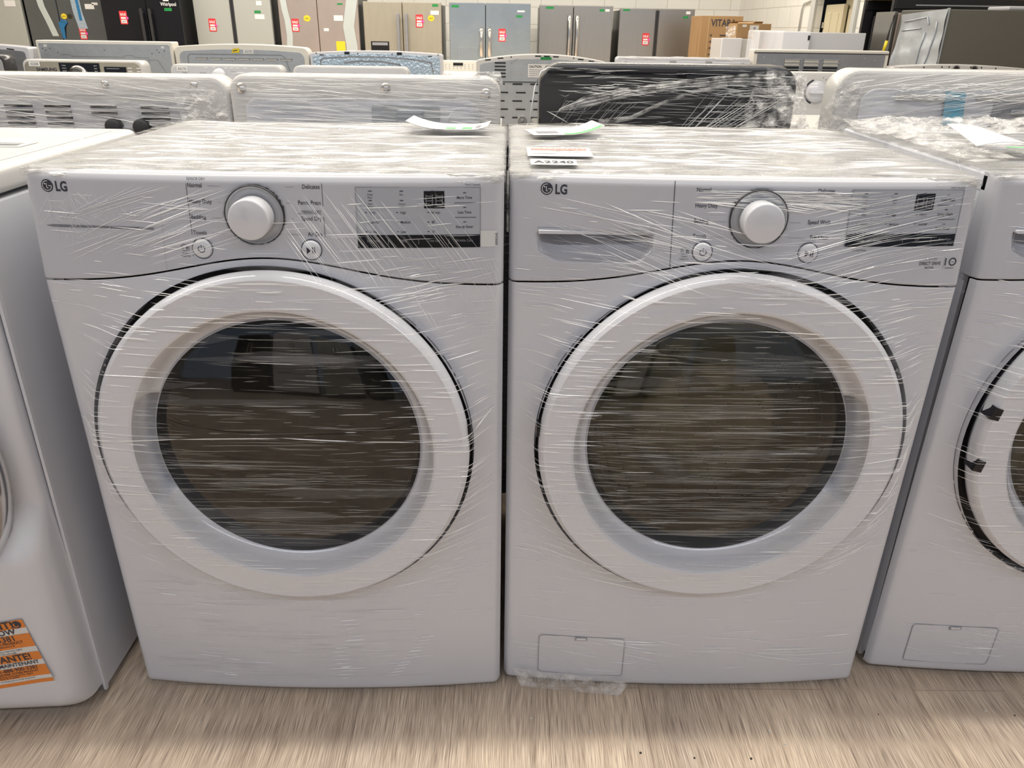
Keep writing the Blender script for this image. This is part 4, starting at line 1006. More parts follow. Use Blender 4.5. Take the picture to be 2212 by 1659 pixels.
for zz in (0.965, 0.935):
    o_ = rr(0.245, 0.285, zz, zz+0.022, 0.004); t_.line(o_+[o_[0]], 0.003, yf, 0)
t_.build('square_buttons', ['inkwhite'], s)
s = console_front('plain white washer with a round dial, between the black machine and the blue-taped one', 1.62, 2.92, 0.56, 0.992, 'offwhite', 'offwhite', r=0.05, zb=0.77)
MB().lathe([(0.050, 0), (0.047, -0.014), (0.0006, -0.016)], -0.110, 0.905, 40, cy=-0.004, cap=True).box(-0.150, -0.070, -0.040, -0.018, 0.899, 0.911).build('dial', 'white_door', s)
t_ = MB(); t_.ring(-0.110, 0.905, 0.056, 0.008, yf, 0, PI*0.62, PI*1.40, 20)
for k in range(6): t_.text(('Super', 'Normal', 'Casual', 'Light', 'Rinse', 'Spin')[k], 0.009, -0.185, 0.945-k*0.016, yf, 1, 'R')
for k in range(6): t_.ring(-0.110+0.068*math.cos(1.2-k*.25), 0.905+0.068*math.sin(1.2-k*.25), 0.002, .002, yf, 1, n=8)
t_.build('console_lettering', ['ink', 'inkgrey'], s)

# ------------------------------------------------------------------ fourth row: backs of dryers, washers and ranges
def back_unit(label, x0, x1, ztop, y, frame, plate, inset=0.012, arc=0.0, r=0.02, depth=0.10, cat='tumble dryer', name='clothes_dryer', plate_top=None, zb=0.90, film=False):
    cx = (x0+x1)/2; hw = (x1-x0)/2; root = thing(name, label, cat, (cx, y, 0))
    MB().box(-hw, hw, 0.02, 0.68, 0.02, zb).build('cabinet', frame, root, bevel=0.005)
    for sx in (-1, 1):
        for yy in (0.04, 0.62): MB().box(sx*(hw-.06)-.02, sx*(hw-.06)+.02, yy, yy+.03, 0, 0.021).build('foot', 'rubber', root)
    def arcf(a): return arc*(1-(a/hw)**2)
    def out(ins, zt, zlo):
        n = 14; pts = [(-hw+ins, zlo), (hw-ins, zlo)]
        top = rr(-hw+ins, hw-ins, zlo, zt, r, (0, 0, 1, 1), 5)[2:]
        rgt = top[:6]; lft = top[6:]
        mid = [(rgt[-1][0]+(lft[0][0]-rgt[-1][0])*k/n, zt) for k in range(1, n)]
        return pts+[(a, b+arcf(a)) for a, b in rgt+mid+lft]
    MB().prism(out(0, ztop, zb-.10), 0.0, depth, 0, 'y', False).build('console', frame, root, bevel=0.004)
    pt = plate_top if plate_top is not None else ztop-inset
    MB().prism(out(inset, pt, 0.35), -0.004, 0.001, 0, 'y', False).build('rear_plate', plate, root, bevel=0.001)
    root['_hw'] = hw
    return root
u = back_unit('back of a white-rimmed range with flat grey steel plate, behind the SAMSUNG console', -2.606, -1.858, 1.072, 3.55, 'cream', 'galv', 0.014, 0, 0.008, cat='range', name='kitchen_range')
t_ = MB(); yp = flat(-0.0045)
t_.line([(-0.25, 1.0), (-0.20, 1.0), (-0.188, 0.992), (0.10, 0.991), (0.11, 1.0), (0.15, 1.0), (0.158, 0.992), (0.235, 0.988), (0.235, 0.95)], 0.0025, yp, 1)
t_.line([(0.235, 0.978), (0.285, 0.978), (0.33, 0.90)], 0.0025, yp, 1); t_.line([(-0.33, 0.972), (-0.27, 0.972)], 0.0025, yp, 1)
for xx, zz in ((-.34, 1.03), (-.325, 1.02), (-.30, 1.03), (-.26, 1.01), (0.0, 1.025), (.26, 1.012), (.29, 1.03), (.30, 1.018), (.33, 1.026)): t_.ring(xx, zz, 0.0015, 0.003, yp, 0, n=8)
for xx in (-.32, .325): t_.patch(xx-.010, xx+.008, 1.038, 1.05, yp, 2)
t_.build('pressed_marks', ['black', 'galvdark', 'paper'], u)
u = back_unit('back of a cream dryer with vent slots and a yellow tag, fourth row left', -1.852, -1.110, 1.050, 3.56, 'cream', 'galv', 0.026, 0.016, 0.03)
t_ = MB()
for k in range(7):
    xx = -0.25+k*0.078; t_.patch(xx, xx+0.056, 0.985, 0.992, flat(-.0075), 0); t_.box(xx-.004, xx+.060, -0.012, -0.003, 0.992, 0.995, 1)
t_.line([(-0.30, 0.93), (-0.30, 1.0), (-0.285, 1.012), (0.22, 1.012), (0.24, 1.0), (0.26, 0.93)], 0.006, yp, 1)
t_.build('vent_slots', ['cream', 'galvdark'], u)
tg = MB().add([(-0.055, -0.006, 1.020), (-0.01, -0.006, 1.022), (-0.008, -0.006, 1.046), (-0.045, -0.006, 1.042)], [(0, 1, 2, 3)], 0); tg.line([(-.045, 1.03), (-.02, 1.035)], .004, flat(-.0065), 1)
plabel(tg.build('price_tag', ['yellow', 'ink'], u), 'yellow hand-written tag'); stock(u, 'A2170', 0.012, 0.068, 1.018, 1.040, -0.005)
u = back_unit('back of a white dryer with bright bluish mottled steel plate, fourth row', -1.100, -0.366, 1.028, 3.55, 'white', 'galvblue', 0.015, 0.014, 0.012)
t_ = MB()
t_.line([(-0.31, 0.93), (-0.31, 0.990), (-0.29, 1.000), (-0.15, 1.010), (0.05, 1.010), (0.20, 1.000), (0.305, 0.985), (0.315, 0.93)], 0.007, yp, 0)
t_.line([(-0.18, 0.978), (-0.10, 0.988), (0.03, 0.987), (0.13, 0.972), (0.135, 0.93)], 0.009, yp, 0)
for xx in (-.16, .13): t_.patch(xx-.014, xx+.014, 1.022, 1.036, flat(-.006), 1)
for xx in (-.33, -.10, .09, .345): t_.ring(xx, 1.026, 0.002, 0.004, flat(-.006), 1, n=8)
for xx in (-.30, .30): t_.line([(xx-.012, 1.018), (xx+.012, 1.018)], .004, flat(-.006), 1)
t_.build('pressed_marks', ['galvdark', 'black'], u)
MB().lathe([(0.05, 0), (0.05, -0.03), (0.04, -0.03), (0.04, 0)], -0.385, 0.90, 24, cy=-0.02).build('hose_loop', 'rubber', u)
u = back_unit('back of a grey dryer with white arched rim and CAUTION notice above the centre gap', -0.179, 0.553, 1.000, 3.58, 'offwhite', 'galv', 0.022, 0.036, 0.012)
t_ = MB(); af = lambda x: 0.036*(1-(x/.366)**2)
for xx in (-.30, -.23, -0.02, 0.03, 0.08, .22, .28): t_.line([(xx-.016, 0.990+af(xx)), (xx+.016, 0.990+af(xx+.016))], .006, flat(-.001), 0)
for xx in (-.17, .18): t_.ring(xx, 0.991+af(xx), .002, .004, flat(-.001), 0, n=8)
for k in range(5): t_.patch(-0.262, -0.20, 0.985-k*0.018, 0.992-k*0.018, flat(-.0075), 0)
for k in range(9):
    for c in range(3):
        xx = -0.26+c*0.10+(k % 2)*0.02; t_.patch(xx, xx+0.055, 0.875-k*0.045, 0.882-k*0.045, flat(-.0065), 0)
t_.box(-.365, .365, -.012, 0, 0.893, 0.897, 1)
for z_ in (0.890,): t_.line([(-.366, z_), (.366, z_)], .003, flat(-.014), 0)
t_.line([(-0.17, 0.91), (-0.17, 0.99), (-.15, 1.004), (0.0, 1.008)], .010, yp, 1)
t_.build('louvres', ['black', 'galv'], u)
t_ = MB().patch(-0.075, 0.06, 0.915, 0.985, flat(-.006), 0, .001); t_.text('CAUTION', 0.018, -0.068, 0.966, flat(-.006), 1, 'L', .85, .02, .002); t_.ring(0.035, 0.965, 0.013, 0.003, flat(-.006), 1, eps=.002)
for k in range(4): t_.line([(-.068, .955-k*.01), (.01, .955-k*.01)], .0025, flat(-.006), 2, .002)
t_.build('caution_notice', ['paper', 'ink', 'inkgrey'], u)
t_ = MB().patch(-0.005, 0.055, 1.008, 1.022, flat(-.006), 0); plabel(t_.build('green_tape', ['green'], u), 'strip of green tape')
u = back_unit('back of a white film-topped machine with two small notches, fourth row behind the black machine', 0.605, 1.352, 1.030, 3.55, 'white', 'white', 0.02, 0, 0.018)
t_ = MB()
for xx in (-.06, .14): t_.patch(xx-.018, xx+.018, 1.000, 1.012, flat(-.0055), 0)
for xx in (-.33, .32): t_.text('x x', .015, xx, 1.002, flat(-.0055), 1)
t_.build('notches', ['midgrey', 'inkgrey'], u)
wrap_streaks(u, -.36, .36, 1.022, 1.034, -.008, 60, 51, (-.03, .03), (.03, .12), 0, wr=(.001, .002))
u = back_unit('back of a cream range with three columns of open louvres, fourth row at right', 1.365, 2.118, 1.078, 3.55, 'cream', 'galvdark', 0.020, 0, 0.006, cat='range', name='kitchen_range', plate_top=1.060)
t_ = MB()
for c in range(3):
    for k in range(5):
        xx = -0.20+c*0.108; zz = 1.030-k*0.0175
        t_.patch(xx, xx+0.082, zz-.014, zz, flat(-.006), 0 if k < 2 else 1); t_.box(xx-.003, xx+.086, -.016, -.004, zz-.001, zz+.0015, 2)
for xx, zz in ((-.32, 1.04), (-.26, 1.02), (.24, 1.04), (.30, 1.03)): t_.ring(xx, zz, .0015, .003, yp, 3, n=8)
t_.box(-.376, .376, -.006, 0, 1.060, 1.064, 1)
t_.build('louvres', ['cream', 'rubber', 'galv', 'paper'], u)
u = back_unit('back of a white machine with a punched curved rim, fourth row at the right edge', 2.122, 2.880, 1.000, 3.50, 'offwhite', 'galvdark', 0.022, 0.016, 0.02)
t_ = MB(); af = lambda x: 0.016*(1-(x/.379)**2)
for xx in (-.33, -.32, -.20, -.10, -.06, .06, .12, .20, .32, .33): t_.ring(xx, 0.988+af(xx), .0025, .004, flat(-.001), 0, n=8)
for xx in (-.02, .08): t_.ring(xx, 0.978+af(xx), .010, .02, flat(-.005), 0, n=14)
t_.line([(-.24, .975), (.05, .985)], .006, flat(-.0055), 0); t_.patch(0.20, 0.30, .972, .980, flat(-.006), 1)
t_.build('rim_holes', ['black', 'offwhite'], u)
u = back_unit('back of a steel-grey machine with a slotted white rim at the upper left edge', -3.36, -2.625, 1.035, 3.50, 'white', 'galvdark', 0.022, 0.018, 0.012)
t_ = MB()
for xx in (.12, .19, .27): t_.line([(xx-.02, 1.027), (xx+.02, 1.023)], .006, flat(-.001), 0)
for k in range(4): t_.patch(.16, .26, .985-k*.02, .992-k*.02, flat(-.0065), 0)
t_.build('slots', ['black'], u)
# cream console far behind, in the gap
s = console_front('cream range console with a small dark display, seen in the gap below the blue-toned fridge', -0.345, 4.97, 0.31, 0.944, 'cream', 'cream', cat='range', name='kitchen_range', r=0.006)
MB().box(-0.055, 0.015, -0.009, -0.004, 0.912, 0.930).build('display', 'blackgloss', s)
t_ = MB()
for a in range(9):
    for b in range(3): t_.ring(-0.11+a*0.028, 0.918-b*0.013, .0015, .003, yf, 0, n=6)
t_.build('keypad', ['inkgrey'], s)

# ------------------------------------------------------------------ fridge row
def sale_tag(parent, x, z, y, sc_=1.0):
    t = MB(); yf_ = flat(y)
    o = rr(x-.040*sc_, x+.040*sc_, z-.065*sc_, z+.065*sc_, .008*sc_); t.prism(o, y-.0015, y, 0)
    t.patch(x-.029*sc_, x+.029*sc_, z-.054*sc_, z-.020*sc_, yf_, 1, .0022); t.patch(x-.027*sc_, x+.024*sc_, z-.012*sc_, z+.006*sc_, yf_, 1, .0022)
    t.text('SALE', 0.034*sc_, x, z+.020*sc_, yf_, 1, 'C', .85, .03, .0025); t.text('$999', .022*sc_, x, z-.046*sc_, yf_, 3, 'C', .8, .02, .003)
    t.poly([(x+.040*sc_+.014*math.cos(2*PI*i/16), z-.004*sc_+.014*math.sin(2*PI*i/16)) for i in range(16)], yf_, 2, .004)
    return plabel(t.build('sale_tag', ['red', 'paper', 'pink', 'inkgrey'], parent), 'red SALE tag with a pink sticker')
def star(parent, x, z, y, r=.036):
    n = 14; pts = [(x+(r if i % 2 else r*.78)*math.cos(PI*i/n), z+(r if i % 2 else r*.78)*.85*math.sin(PI*i/n)) for i in range(2*n)]
    t = MB().prism(pts, y-.001, y, 0); t.text('NEW', .024, x, z-.01, flat(y-.001), 1, 'C', .8)
    return plabel(t.build('star_sticker', ['yellow', 'ink'], parent), 'yellow starburst sticker')
def strip(parent, nm, x0, x1, z0, z1, y, m_):
    return MB().prism([(x0, z0), (x1, z0), (x1, z1), (x0, z1)], y-.0012, y, 0).build(nm, m_, parent)

def fridge(label, x0, x1, ztop, y, mt, side='black', split=0.5, handle=None, hz=(0.85, 1.28), depth=0.70, gap=0.006, ice=None, name='refrigerator', hm='chrome', zlow=0.62):
    cx = (x0+x1)/2; hw = (x1-x0)/2; root = thing(name, label, 'refrigerator', (cx, y, 0))
    MB().box(-hw+.006, hw-.006, 0.06, depth, 0.03, ztop-.02).build('cabinet', side, root, bevel=0.004)
    MB().box(-hw+.03, hw-.03, 0.05, 0.08, 0.0, 0.09).build('toe_grille', 'black', root)
    sx = -hw+2*hw*split
    dl = MB().rrect(-hw, sx-gap/2, zlow, ztop, .006, 0, .055).build('door', mt, root, bevel=0.008, seg=3)
    dr = MB().rrect(sx+gap/2, hw, zlow, ztop, .006, 0, .055).build('door', mt, root, bevel=0.008, seg=3)
    dw = MB().rrect(-hw, hw, 0.10, zlow-.008, .006, 0, .055).build('freezer_drawer', mt, root, bevel=0.008, seg=3)
    MB().tube([(-hw*.75, -.045, zlow-.07), (hw*.75, -.045, zlow-.07)], .012).box(-hw*.7-.01, -hw*.7+.01, -.045, .01, zlow-.08, zlow-.06).box(hw*.7-.01, hw*.7+.01, -.045, .01, zlow-.08, zlow-.06).build('handle', hm, dw)
    for d, s_, pm in ((dl, -1, 0), (dr, 1, 1)):
        if handle == 'bar':
            xx = sx+s_*.045; b = MB().rrect(xx-.014, xx+.014, hz[0], hz[1], .006, -.055, -.035)
            b.box(xx-.01, xx+.01, -.04, .01, hz[1]-.05, hz[1]-.02); b.box(xx-.01, xx+.01, -.04, .01, hz[0]+.02, hz[0]+.05); b.build('handle', hm, d, bevel=.003)
        elif handle == 'bow':
            xx = sx+s_*.045; b = MB()
            def bf(u, v, xx=xx):
                a = v*2*PI; t = u; return (xx+.020*math.cos(a), -.020-.035*math.sin(PI*min(1, max(0, t)))**.5+.012*math.sin(a), hz[0]+(hz[1]-hz[0])*t)
            b.grid(20, 10, bf); b.build('handle', hm, d)
        elif handle == 'pocket':
            xx = sx+s_*.012; MB().box(xx-.010, xx+.010, -.003, .01, zlow+.02, ztop-.02).build('handle', 'charcoal', d)
    if ice:
        a, b, c, d_ = ice
        MB().box(a, b, -.004, .004, c, d_).build('ice_dispenser', 'blackgloss', dl); MB().box(a+.015, b-.015, -.006, -.003, d_-.04, d_-.01).build('dispenser_display', 'inkgrey', dl)
    return root, dl, dr
F8 = 8.3
fr, a, b = fridge('pale grey fridge cut off by the upper left corner', -6.15, -5.33, 1.62, F8, 'greyfridge', split=.3)
strip(b, 'paper_label', 0.24, 0.36, 1.30, 1.36, -.001, 'paper')
fr, a, b = fridge('dark stainless fridge with film strips, blue tape and a yellow starburst, second from the left', -5.285, -4.415, 1.62, F8, 'steeldark', 'charcoal', handle=None, split=.40)
sale_tag(b, 0.145, 1.045, -.001); star(a, -0.0, 1.21, -.058); 
strip(b, 'paper_label', 0.22, 0.32, 1.285, 1.335, -.001, 'paper'); strip(b, 'paper_label', 0.30, 0.365, 1.325, 1.35, -.001, 'paper')
def ribbon(parent, pts, wd, y, m_, nm='tape_strip'):
    t = MB()
    for (x0, z0), (x1, z1) in zip(pts[:-1], pts[1:]): t.add([(x0-wd/2, y, z0), (x0+wd/2, y, z0), (x1+wd/2, y, z1), (x1-wd/2, y, z1)], [(0, 1, 2, 3)], 0)
    return t.build(nm, m_, parent)
ribbon(a, [(-.27, 1.45), (-.25, 1.30), (-.20, 1.15), (-.16, 1.01)], .07, -.004, 'tape')
ribbon(b, [(.12, 1.45), (.13, 1.25), (.16, 1.09)], .10, -.004, 'galvblue', 'film_strip'); ribbon(b, [(.14, 1.42), (.15, 1.17)], .03, -.006, 'blue')
tb = MB().add([(-.085, -.006, .985), (-.055, -.006, .985), (-.04, -.02, 1.10), (.0, -.006, 1.15), (-.02, -.006, 1.17), (-.06, -.018, 1.18), (-.105, -.006, 1.14)], [(0, 1, 2, 6), (2, 3, 4, 5, 6)], 0)
plabel(tb.build('tape_strip', 'blue', b), 'crumpled blue tape')
fr, a, b = fridge('black side-by-side fridge with two dark bar handles and a SALE tag', -4.36, -3.52, 1.64, 8.1, 'blackgloss', 'black', handle='bar', hz=(.85, 1.295), hm='charcoal', split=.57)
sale_tag(a, -0.20, 1.205, -.001); t_ = MB().text('Whirlpool', .05, .30, 1.325, flat(-.001), 0, 'C', .8, .01); t_.build('maker_emblem', 'inkwhite', b); strip(b, 'green_tape', .25, .33, 1.275, 1.305, -.001, 'green')
strip(b, 'paper_label', .25, .31, 1.37, 1.39, -.001, 'paper')
fr, a, b = fridge('flat grey fridge with dark centre grip channel, between black and pinkish ones', -3.45, -2.61, 1.62, F8, 'greyfridge', 'black', handle='pocket', split=.50)
sale_tag(a, -0.235, 1.145, -.001); strip(b, 'green_tape', .24, .31, 1.27, 1.295, -.001, 'green'); strip(b, 'paper_label', .24, .345, 1.21, 1.258, -.001, 'paper'); strip(b, 'paper_label', .27, .33, 1.345, 1.39, -.001, 'paper')
fr, a, b = fridge('pinkish stainless fridge with loose white film and a yellow energy label', -2.525, -1.655, 1.62, F8, 'steelpink', 'black', handle=None, split=.485)
sale_tag(a, -0.265, 1.155, -.001); star(a, -.13, 1.225, -.001, .042); strip(b, 'energy_label', .17, .27, .90, 1.0, -.001, 'yellow'); strip(b, 'paper_label', .165, .265, 1.205, 1.26, -.001, 'paper'); strip(b, 'paper_label', .045, .10, 1.10, 1.13, -.001, 'paper')
strip(b, 'green_tape', .31, .345, 1.30, 1.318, -.001, 'green'); strip(b, 'green_tape', .21, .27, 1.365, 1.38, -.001, 'green')
ribbon(a, [(-.38, 1.45), (-.365, 1.30), (-.345, 1.20), (-.335, 1.05), (-.35, .90)], .065, -.003, 'tape', 'film_strip'); ribbon(b, [(.38, 1.45), (.35, 1.30), (.32, 1.15), (.345, .95), (.34, .80)], .12, -.003, 'tape', 'film_strip')
fr, a, b = fridge('beige stainless french-door fridge with water dispenser and two dark handles', -1.60, -0.745, 1.402, F8, 'steelwarm', 'black', handle='bar', hz=(.80, 1.29), hm='galvdark', ice=(-.36, -.16, .80, 1.005), split=.50)
sale_tag(b, 0.185, 1.215, -.001); star(b, .315, 1.245, -.001, .04); strip(b, 'green_tape', .33, .395, 1.36, 1.385, -.001, 'green'); strip(b, 'paper_label', .31, .40, 1.28, 1.32, -.001, 'paper')
fr, a, b = fridge('blue-toned stainless fridge with short pale handles and dull dispenser panel', -0.658, 0.235, 1.405, F8, 'steelblue', 'black', handle='bow', hz=(.86, 1.16), split=.445)
sale_tag(b, 0.135, 1.085, -.001); strip(a, 'green_tape', -.42, -.34, 1.355, 1.380, -.001, 'green'); strip(b, 'green_tape', .29, .355, 1.265, 1.288, -.001, 'green'); strip(b, 'paper_label', .30, .38, 1.318, 1.335, -.001, 'paper')
MB().box(-.36, -.13, -.006, .002, .78, .96).build('ice_dispenser', 'steelblue', a, bevel=.002)
fr, a, b = fridge('stainless french-door fridge with two long shiny bowed handles', 0.345, 1.197, 1.405, 8.8, 'steel', 'black', handle='bow', hz=(.80, 1.30), split=.465)
strip(a, 'green_tape', -.35, -.26, 1.365, 1.39, -.001, 'green'); strip(b, 'green_tape', .27, .325, 1.345, 1.37, -.001, 'green'); strip(b, 'paper_label', .335, .385, 1.345, 1.37, -.001, 'paper')
fr, a, b = fridge('stainless two-door fridge without bar handles, SALE tag by its centre gap, nearest the cardboard boxes', 1.278, 2.144, 1.385, 8.8, 'steel', 'black', handle='pocket', split=.50)
sale_tag(a, -0.115, 1.06, -.001); strip(a, 'green_tape', -.40, -.32, 1.355, 1.375, -.001, 'green'); strip(b, 'green_tape', .30, .36, 1.285, 1.31, -.001, 'green'); strip(b, 'paper_label', .33, .38, 1.33, 1.36, -.001, 'paper')

# ------------------------------------------------------------------ boxes and white appliances by the side wall
def carton(label, x0, x1, y0, y1, z0, z1, m_='card', name='cardboard_box'):
    o = MB().box(x0, x1, y0, y1, z0, z1).build(name, m_, None, bevel=0.006); return tag(o, label, 'box')
vb = thing('cardboard_box', 'tall cardboard carton printed VITARA beside the fridge row', 'box', (2.12, 7.6, 0))
MB().box(-.17, .25, -.05, .45, 0, 1.30).box(-.175, -.17, .05, .12, 0.9, 1.2).build('carton', 'card', vb, bevel=.008)
t_ = MB().text('VITARA', .092, .055, 1.205, flat(-.0505), 0, 'C', .80, .02); 
for k in range(5): t_.ring(-.06+0.0*k, 1.12-k*.06, .008, .006, flat(-.0505), 0, n=8)
t_.line([(.03, 1.12), (.09, 1.12)], .012, flat(-.0505), 0); t_.build('carton_print', 'ink', vb)
MB().box(-.10, -.085, -.0525, -.05, 0.0, 1.30).build('strapping', 'cardlight', vb); MB().box(.02, .24, -.054, -.05, 0.82, 1.0).build('carton_patch', 'cardlight', vb)
wf = thing('freezer', 'short white freezer under the small cardboard box', 'freezer', (2.20, 6.8, 0))
MB().box(-.20, .26, 0.04, .46, 0.03, 1.10).build('cabinet', 'offwhite', wf, bevel=.006); MB().rrect(-.21, -.02, .05, 1.105, .01, -.01, .04).build('door', 'white_door', wf, bevel=.006)
MB().box(-.18, .24, .06, .44, 0, .03).build('base', 'rubber', wf)
bx = thing('cardboard_box', 'opened brown carton with white labels on the white freezer', 'box', (2.25, 6.85, 1.10))
MB().box(-.12, .20, 0.0, .30, 0.002, .13).build('carton', 'card', bx, bevel=.004)
MB().add([(-.12, 0, .13), (.02, 0, .13), (.06, .05, .145), (-.10, .05, .14)], [(0, 1, 2, 3)]).add([(-.12, .30, .13), (.20, .30, .13), (.20, .27, .15), (-.1, .27, .15)], [(0, 1, 2, 3)]).build('flap', 'card', bx)
t_ = MB().patch(.0, .085, .06, .115, flat(-.001), 0); t_.patch(.05, .10, .003, .045, flat(-.001), 0); t_.patch(-.07, -.03, .10, .12, flat(-.001), 0); t_.ring(.045, .09, .008, .006, flat(-.002), 1, n=8); t_.build('shipping_label', ['paper', 'inkgrey'], bx)
crumple(None, 'plastic_bag', (2.03, 6.83, 1.107), (2.12, 6.83, 1.107), (2.03, 6.87, 1.20), (2.12, 6.87, 1.21), .02, 12, 'film_crumple', 20, 20, 2)
tag(bpy.data.objects['plastic_bag'], 'clear crumpled plastic bag standing left of the opened carton on the freezer', 'bag')
def white_fr(label, x0, x1, y, zt, sp):
    cx = (x0+x1)/2; hw = (x1-x0)/2; r0 = thing('refrigerator', label, 'refrigerator', (cx, y, 0))
    MB().box(-hw+sp, hw, .02, .6, .03, zt).build('cabinet', 'lightgrey', r0, bevel=.005); MB().rrect(-hw, -hw+sp-.01, .05, zt+.005, .01, -.02, .55).build('door', 'white_door', r0, bevel=.008)
    MB().box(-hw+.02, hw-.02, .05, .55, 0, .03).build('base', 'rubber', r0); MB().box(-hw+sp-.03, -hw+sp-.015, -.024, -.018, zt-.05, zt-.02).build('hinge_cap', 'black', r0)
white_fr('narrow-looking white fridge just left of the one below the cream door', 2.115, 2.40, 5.85, 1.170, .15)
white_fr('white fridge with wide light grey side, below the open cream door', 1.955, 2.565, 4.95, 1.165, .21)

# ------------------------------------------------------------------ black rack with appliances at the right
rk = thing('storage_rack', 'black steel storage rack standing at the upper right', 'rack', (3.35, 5.2, 0))
for xx in (-.50, 1.4):
    for yy in (0.0, .5):
        MB().box(xx-.035, xx+.035, yy-.02, yy+.02, 0, 2.3).build('post', 'black', rk)
t_ = MB()
for xx in (-.50,):
    for k in range(14): t_.patch(xx-.02, xx-.008, .80+k*.06, .83+k*.06, flat(-.021), 0); t_.patch(xx+.010, xx+.022, .79+k*.06, .815+k*.06, flat(-.021), 0)
t_.build('post_holes', 'inkgrey', rk)
MB().box(-.53, 1.4, -.03, .03, 1.33, 1.40).box(-.53, 1.4, .47, .53, 1.33, 1.40).build('beam', 'black', rk, bevel=.004)
MB().box(-.38, 1.4, -.035, -.028, 1.352, 1.360).build('beam_ridge', 'midgrey', rk)
MB().box(-.53, 1.4, -.01, .5, 1.400, 1.42).build('shelf_board', 'card', rk)
MB().box(-.53, 1.4, .50, .52, 0.1, 1.33).build('rack_dark_sheet', 'blind', rk)  # black sheet put in for the dark space behind the rack
dk = thing('refrigerator', 'dark grey fridge standing inside the black rack behind its left post', 'refrigerator', (2.98, 5.26, 0))
MB().box(-.10, .10, 0.0, .4, 0.0, 1.29).build('cabinet', 'charcoal', dk, bevel=.01); MB().box(-.09, .09, -.02, 0.0, .05, 1.28).build('door', 'midgrey', dk, bevel=.006)
pk = thing('refrigerator', 'brown-grey fridge with a short white top handle, just left of the steel-backed one', 'refrigerator', (2.83, 4.84, 0))
MB().box(-.13, .14, 0.02, .29, .0, 1.300).build('cabinet', 'brownside', pk, bevel=.004); MB().box(-.15, -.131, .0, .30, .0, 1.305).build('side_trim', 'steel', pk, bevel=.003)
MB().box(-.12, .14, 0.0, .02, .05, 1.295).build('door', 'steelpink', pk, bevel=.004)
MB().box(0.0, .10, -.03, 0.0, 1.235, 1.25).build('handle', 'white_door', pk, bevel=.004)
bf = thing('refrigerator', 'large dark brown fridge turned away with a dented galvanised back plate, upper right', 'refrigerator', (3.14, 4.35, 0), 0)
MB().prism([(-.335, 0), (.62, 0), (.62, .42), (-.455, .40)], 0.0, 1.312, 0, 'z').build('cabinet', 'brownside', bf, bevel=.006)
def gp(u, v):
    z = 0.6+0.715*v; x = -.339-.12*(1-u); y = .38*(1-u)-.002
    d = .012*noise.noise(Vector((u*3, v*6, 4)))+.018*math.exp(-((u-.75)**2*30+(v-.55)**2*30))
    wv = .012*math.sin(v*9)*(1-u)-.006
    return (x+wv-d, y, z-.03*(1-u)*v)
gpl = MB().grid(40, 60, gp).build('rear_plate', 'galv', bf)
t_ = MB()
def onp(u, v): p = gp(u, v); return (p[0]-.005, p[1]-.003, p[2])
def rib(pts, r=.004):
    t_.tube([onp(a*(1-q)+c*q, b*(1-q)+d*q) for (a, b), (c, d) in zip(pts[:-1], pts[1:]) for q in (0, .25, .5, .75)]+[onp(*pts[-1])], r, 6)
rib([(.08, .93), (.62, .95), (.68, .88)]); rib([(.08, .85), (.50, .86)]); rib([(.62, .82), (.60, .50), (.55, .40), (.72, .36)]); rib([(.55, .46), (.60, .28), (.70, .26), (.70, .12)]); rib([(.85, .90), (.82, .60), (.75, .30)])
t_.build('pressed_rib', 'galv', gpl)
MB().box(-.338, -.330, -.006, .02, 0.0, 1.32).build('edge_flange', 'galv', bf)
cd = MB().tube([(2.645, 4.76, 1.28), (2.625, 4.74, 1.20), (2.61, 4.72, 1.12)], .006).tube([(2.60, 4.72, 1.05), (2.595, 4.72, 1.02), (2.58, 4.72, .95)], .006)
cd.tube([(2.61, 4.72, 1.12), (2.60, 4.72, 1.05)], .011, 8, 1)
cdo = cd.build('power_cord', ['black', 'yellow'], bf); cdo.location = (-3.14, -4.35, 0); plabel(cdo, 'black power cord with yellow sleeve')
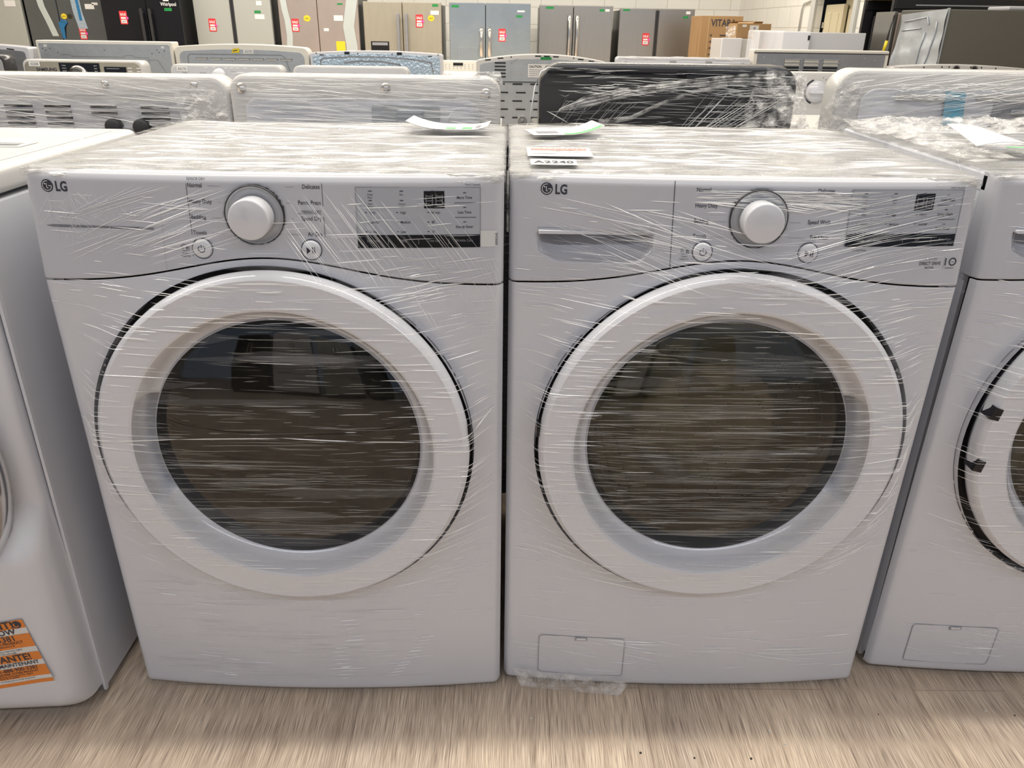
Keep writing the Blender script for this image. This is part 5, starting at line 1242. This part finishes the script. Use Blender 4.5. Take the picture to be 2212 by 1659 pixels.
wb = MB().box(3.24, 3.52, 4.45, 4.70, 1.314, 1.338).build('plastic_tray', 'lightgrey', None, bevel=.008); tag(wb, 'grey plastic tray lying on top of the large dark brown fridge', 'tray')

# ------------------------------------------------------------------ appliances across the aisle behind the camera, mirrored in the door glass
for i, (x, hgt, m_, lb) in enumerate(((-1.9, 1.70, 'blackgloss', 'black fridge standing across the aisle behind the viewer'), (-0.95, 1.75, 'white', 'tall white fridge standing across the aisle behind the viewer'), (0.02, 1.70, 'greyfridge', 'grey fridge standing across the aisle behind the viewer'), (1.0, 1.72, 'steeldark', 'dark stainless fridge standing across the aisle behind the viewer'))):
    r0, _, _ = fridge(lb, -.42, .42, hgt, 0, m_, 'black', handle='bar', hz=(.9, 1.4)); r0.location = (x, -3.3, 0); r0.rotation_euler = (0, 0, PI)

# ------------------------------------------------------------------ grit on the floor
rnd = random.Random(77)
spots = [(0.062, -0.075), (0.171, -0.105), (0.24, -0.13), (0.255, -0.15), (0.35, -0.16), (0.45, -0.16), (0.5, -0.10), (0.52, -0.13), (-0.10, -0.10), (-0.55, -0.09), (0.60, -0.12), (0.93, -0.05), (0.98, -0.06), (0.985, -0.08), (0.72, -0.06), (0.80, -0.09)]
for i, (x, y) in enumerate(spots):
    dark = i in (3, 4, 5, 12, 14); s_ = rnd.uniform(.0012, .0028)
    vs = [(s_*rnd.uniform(.6, 1.4)*math.cos(a), s_*rnd.uniform(.6, 1.4)*math.sin(a), 0) for a in (0, 1.3, 2.5, 3.8, 5.1)]
    mb = MB().add(vs+[(v[0]*.6, v[1]*.6, s_) for v in vs], [(5, 6, 7, 8, 9)]+[(k, (k+1) % 5, (k+1) % 5+5, k+5) for k in range(5)])
    o = mb.build('crumb', 'debrisdark' if dark else 'debris', None, loc=(x, y, 0.0))
    tag(o, 'tiny dark crumb on the wood-look floor in front of the machines' if dark else 'tiny pale crumb on the wood-look floor in front of the machines', 'crumb', 'dark crumbs on the floor' if dark else 'pale crumbs on the floor')
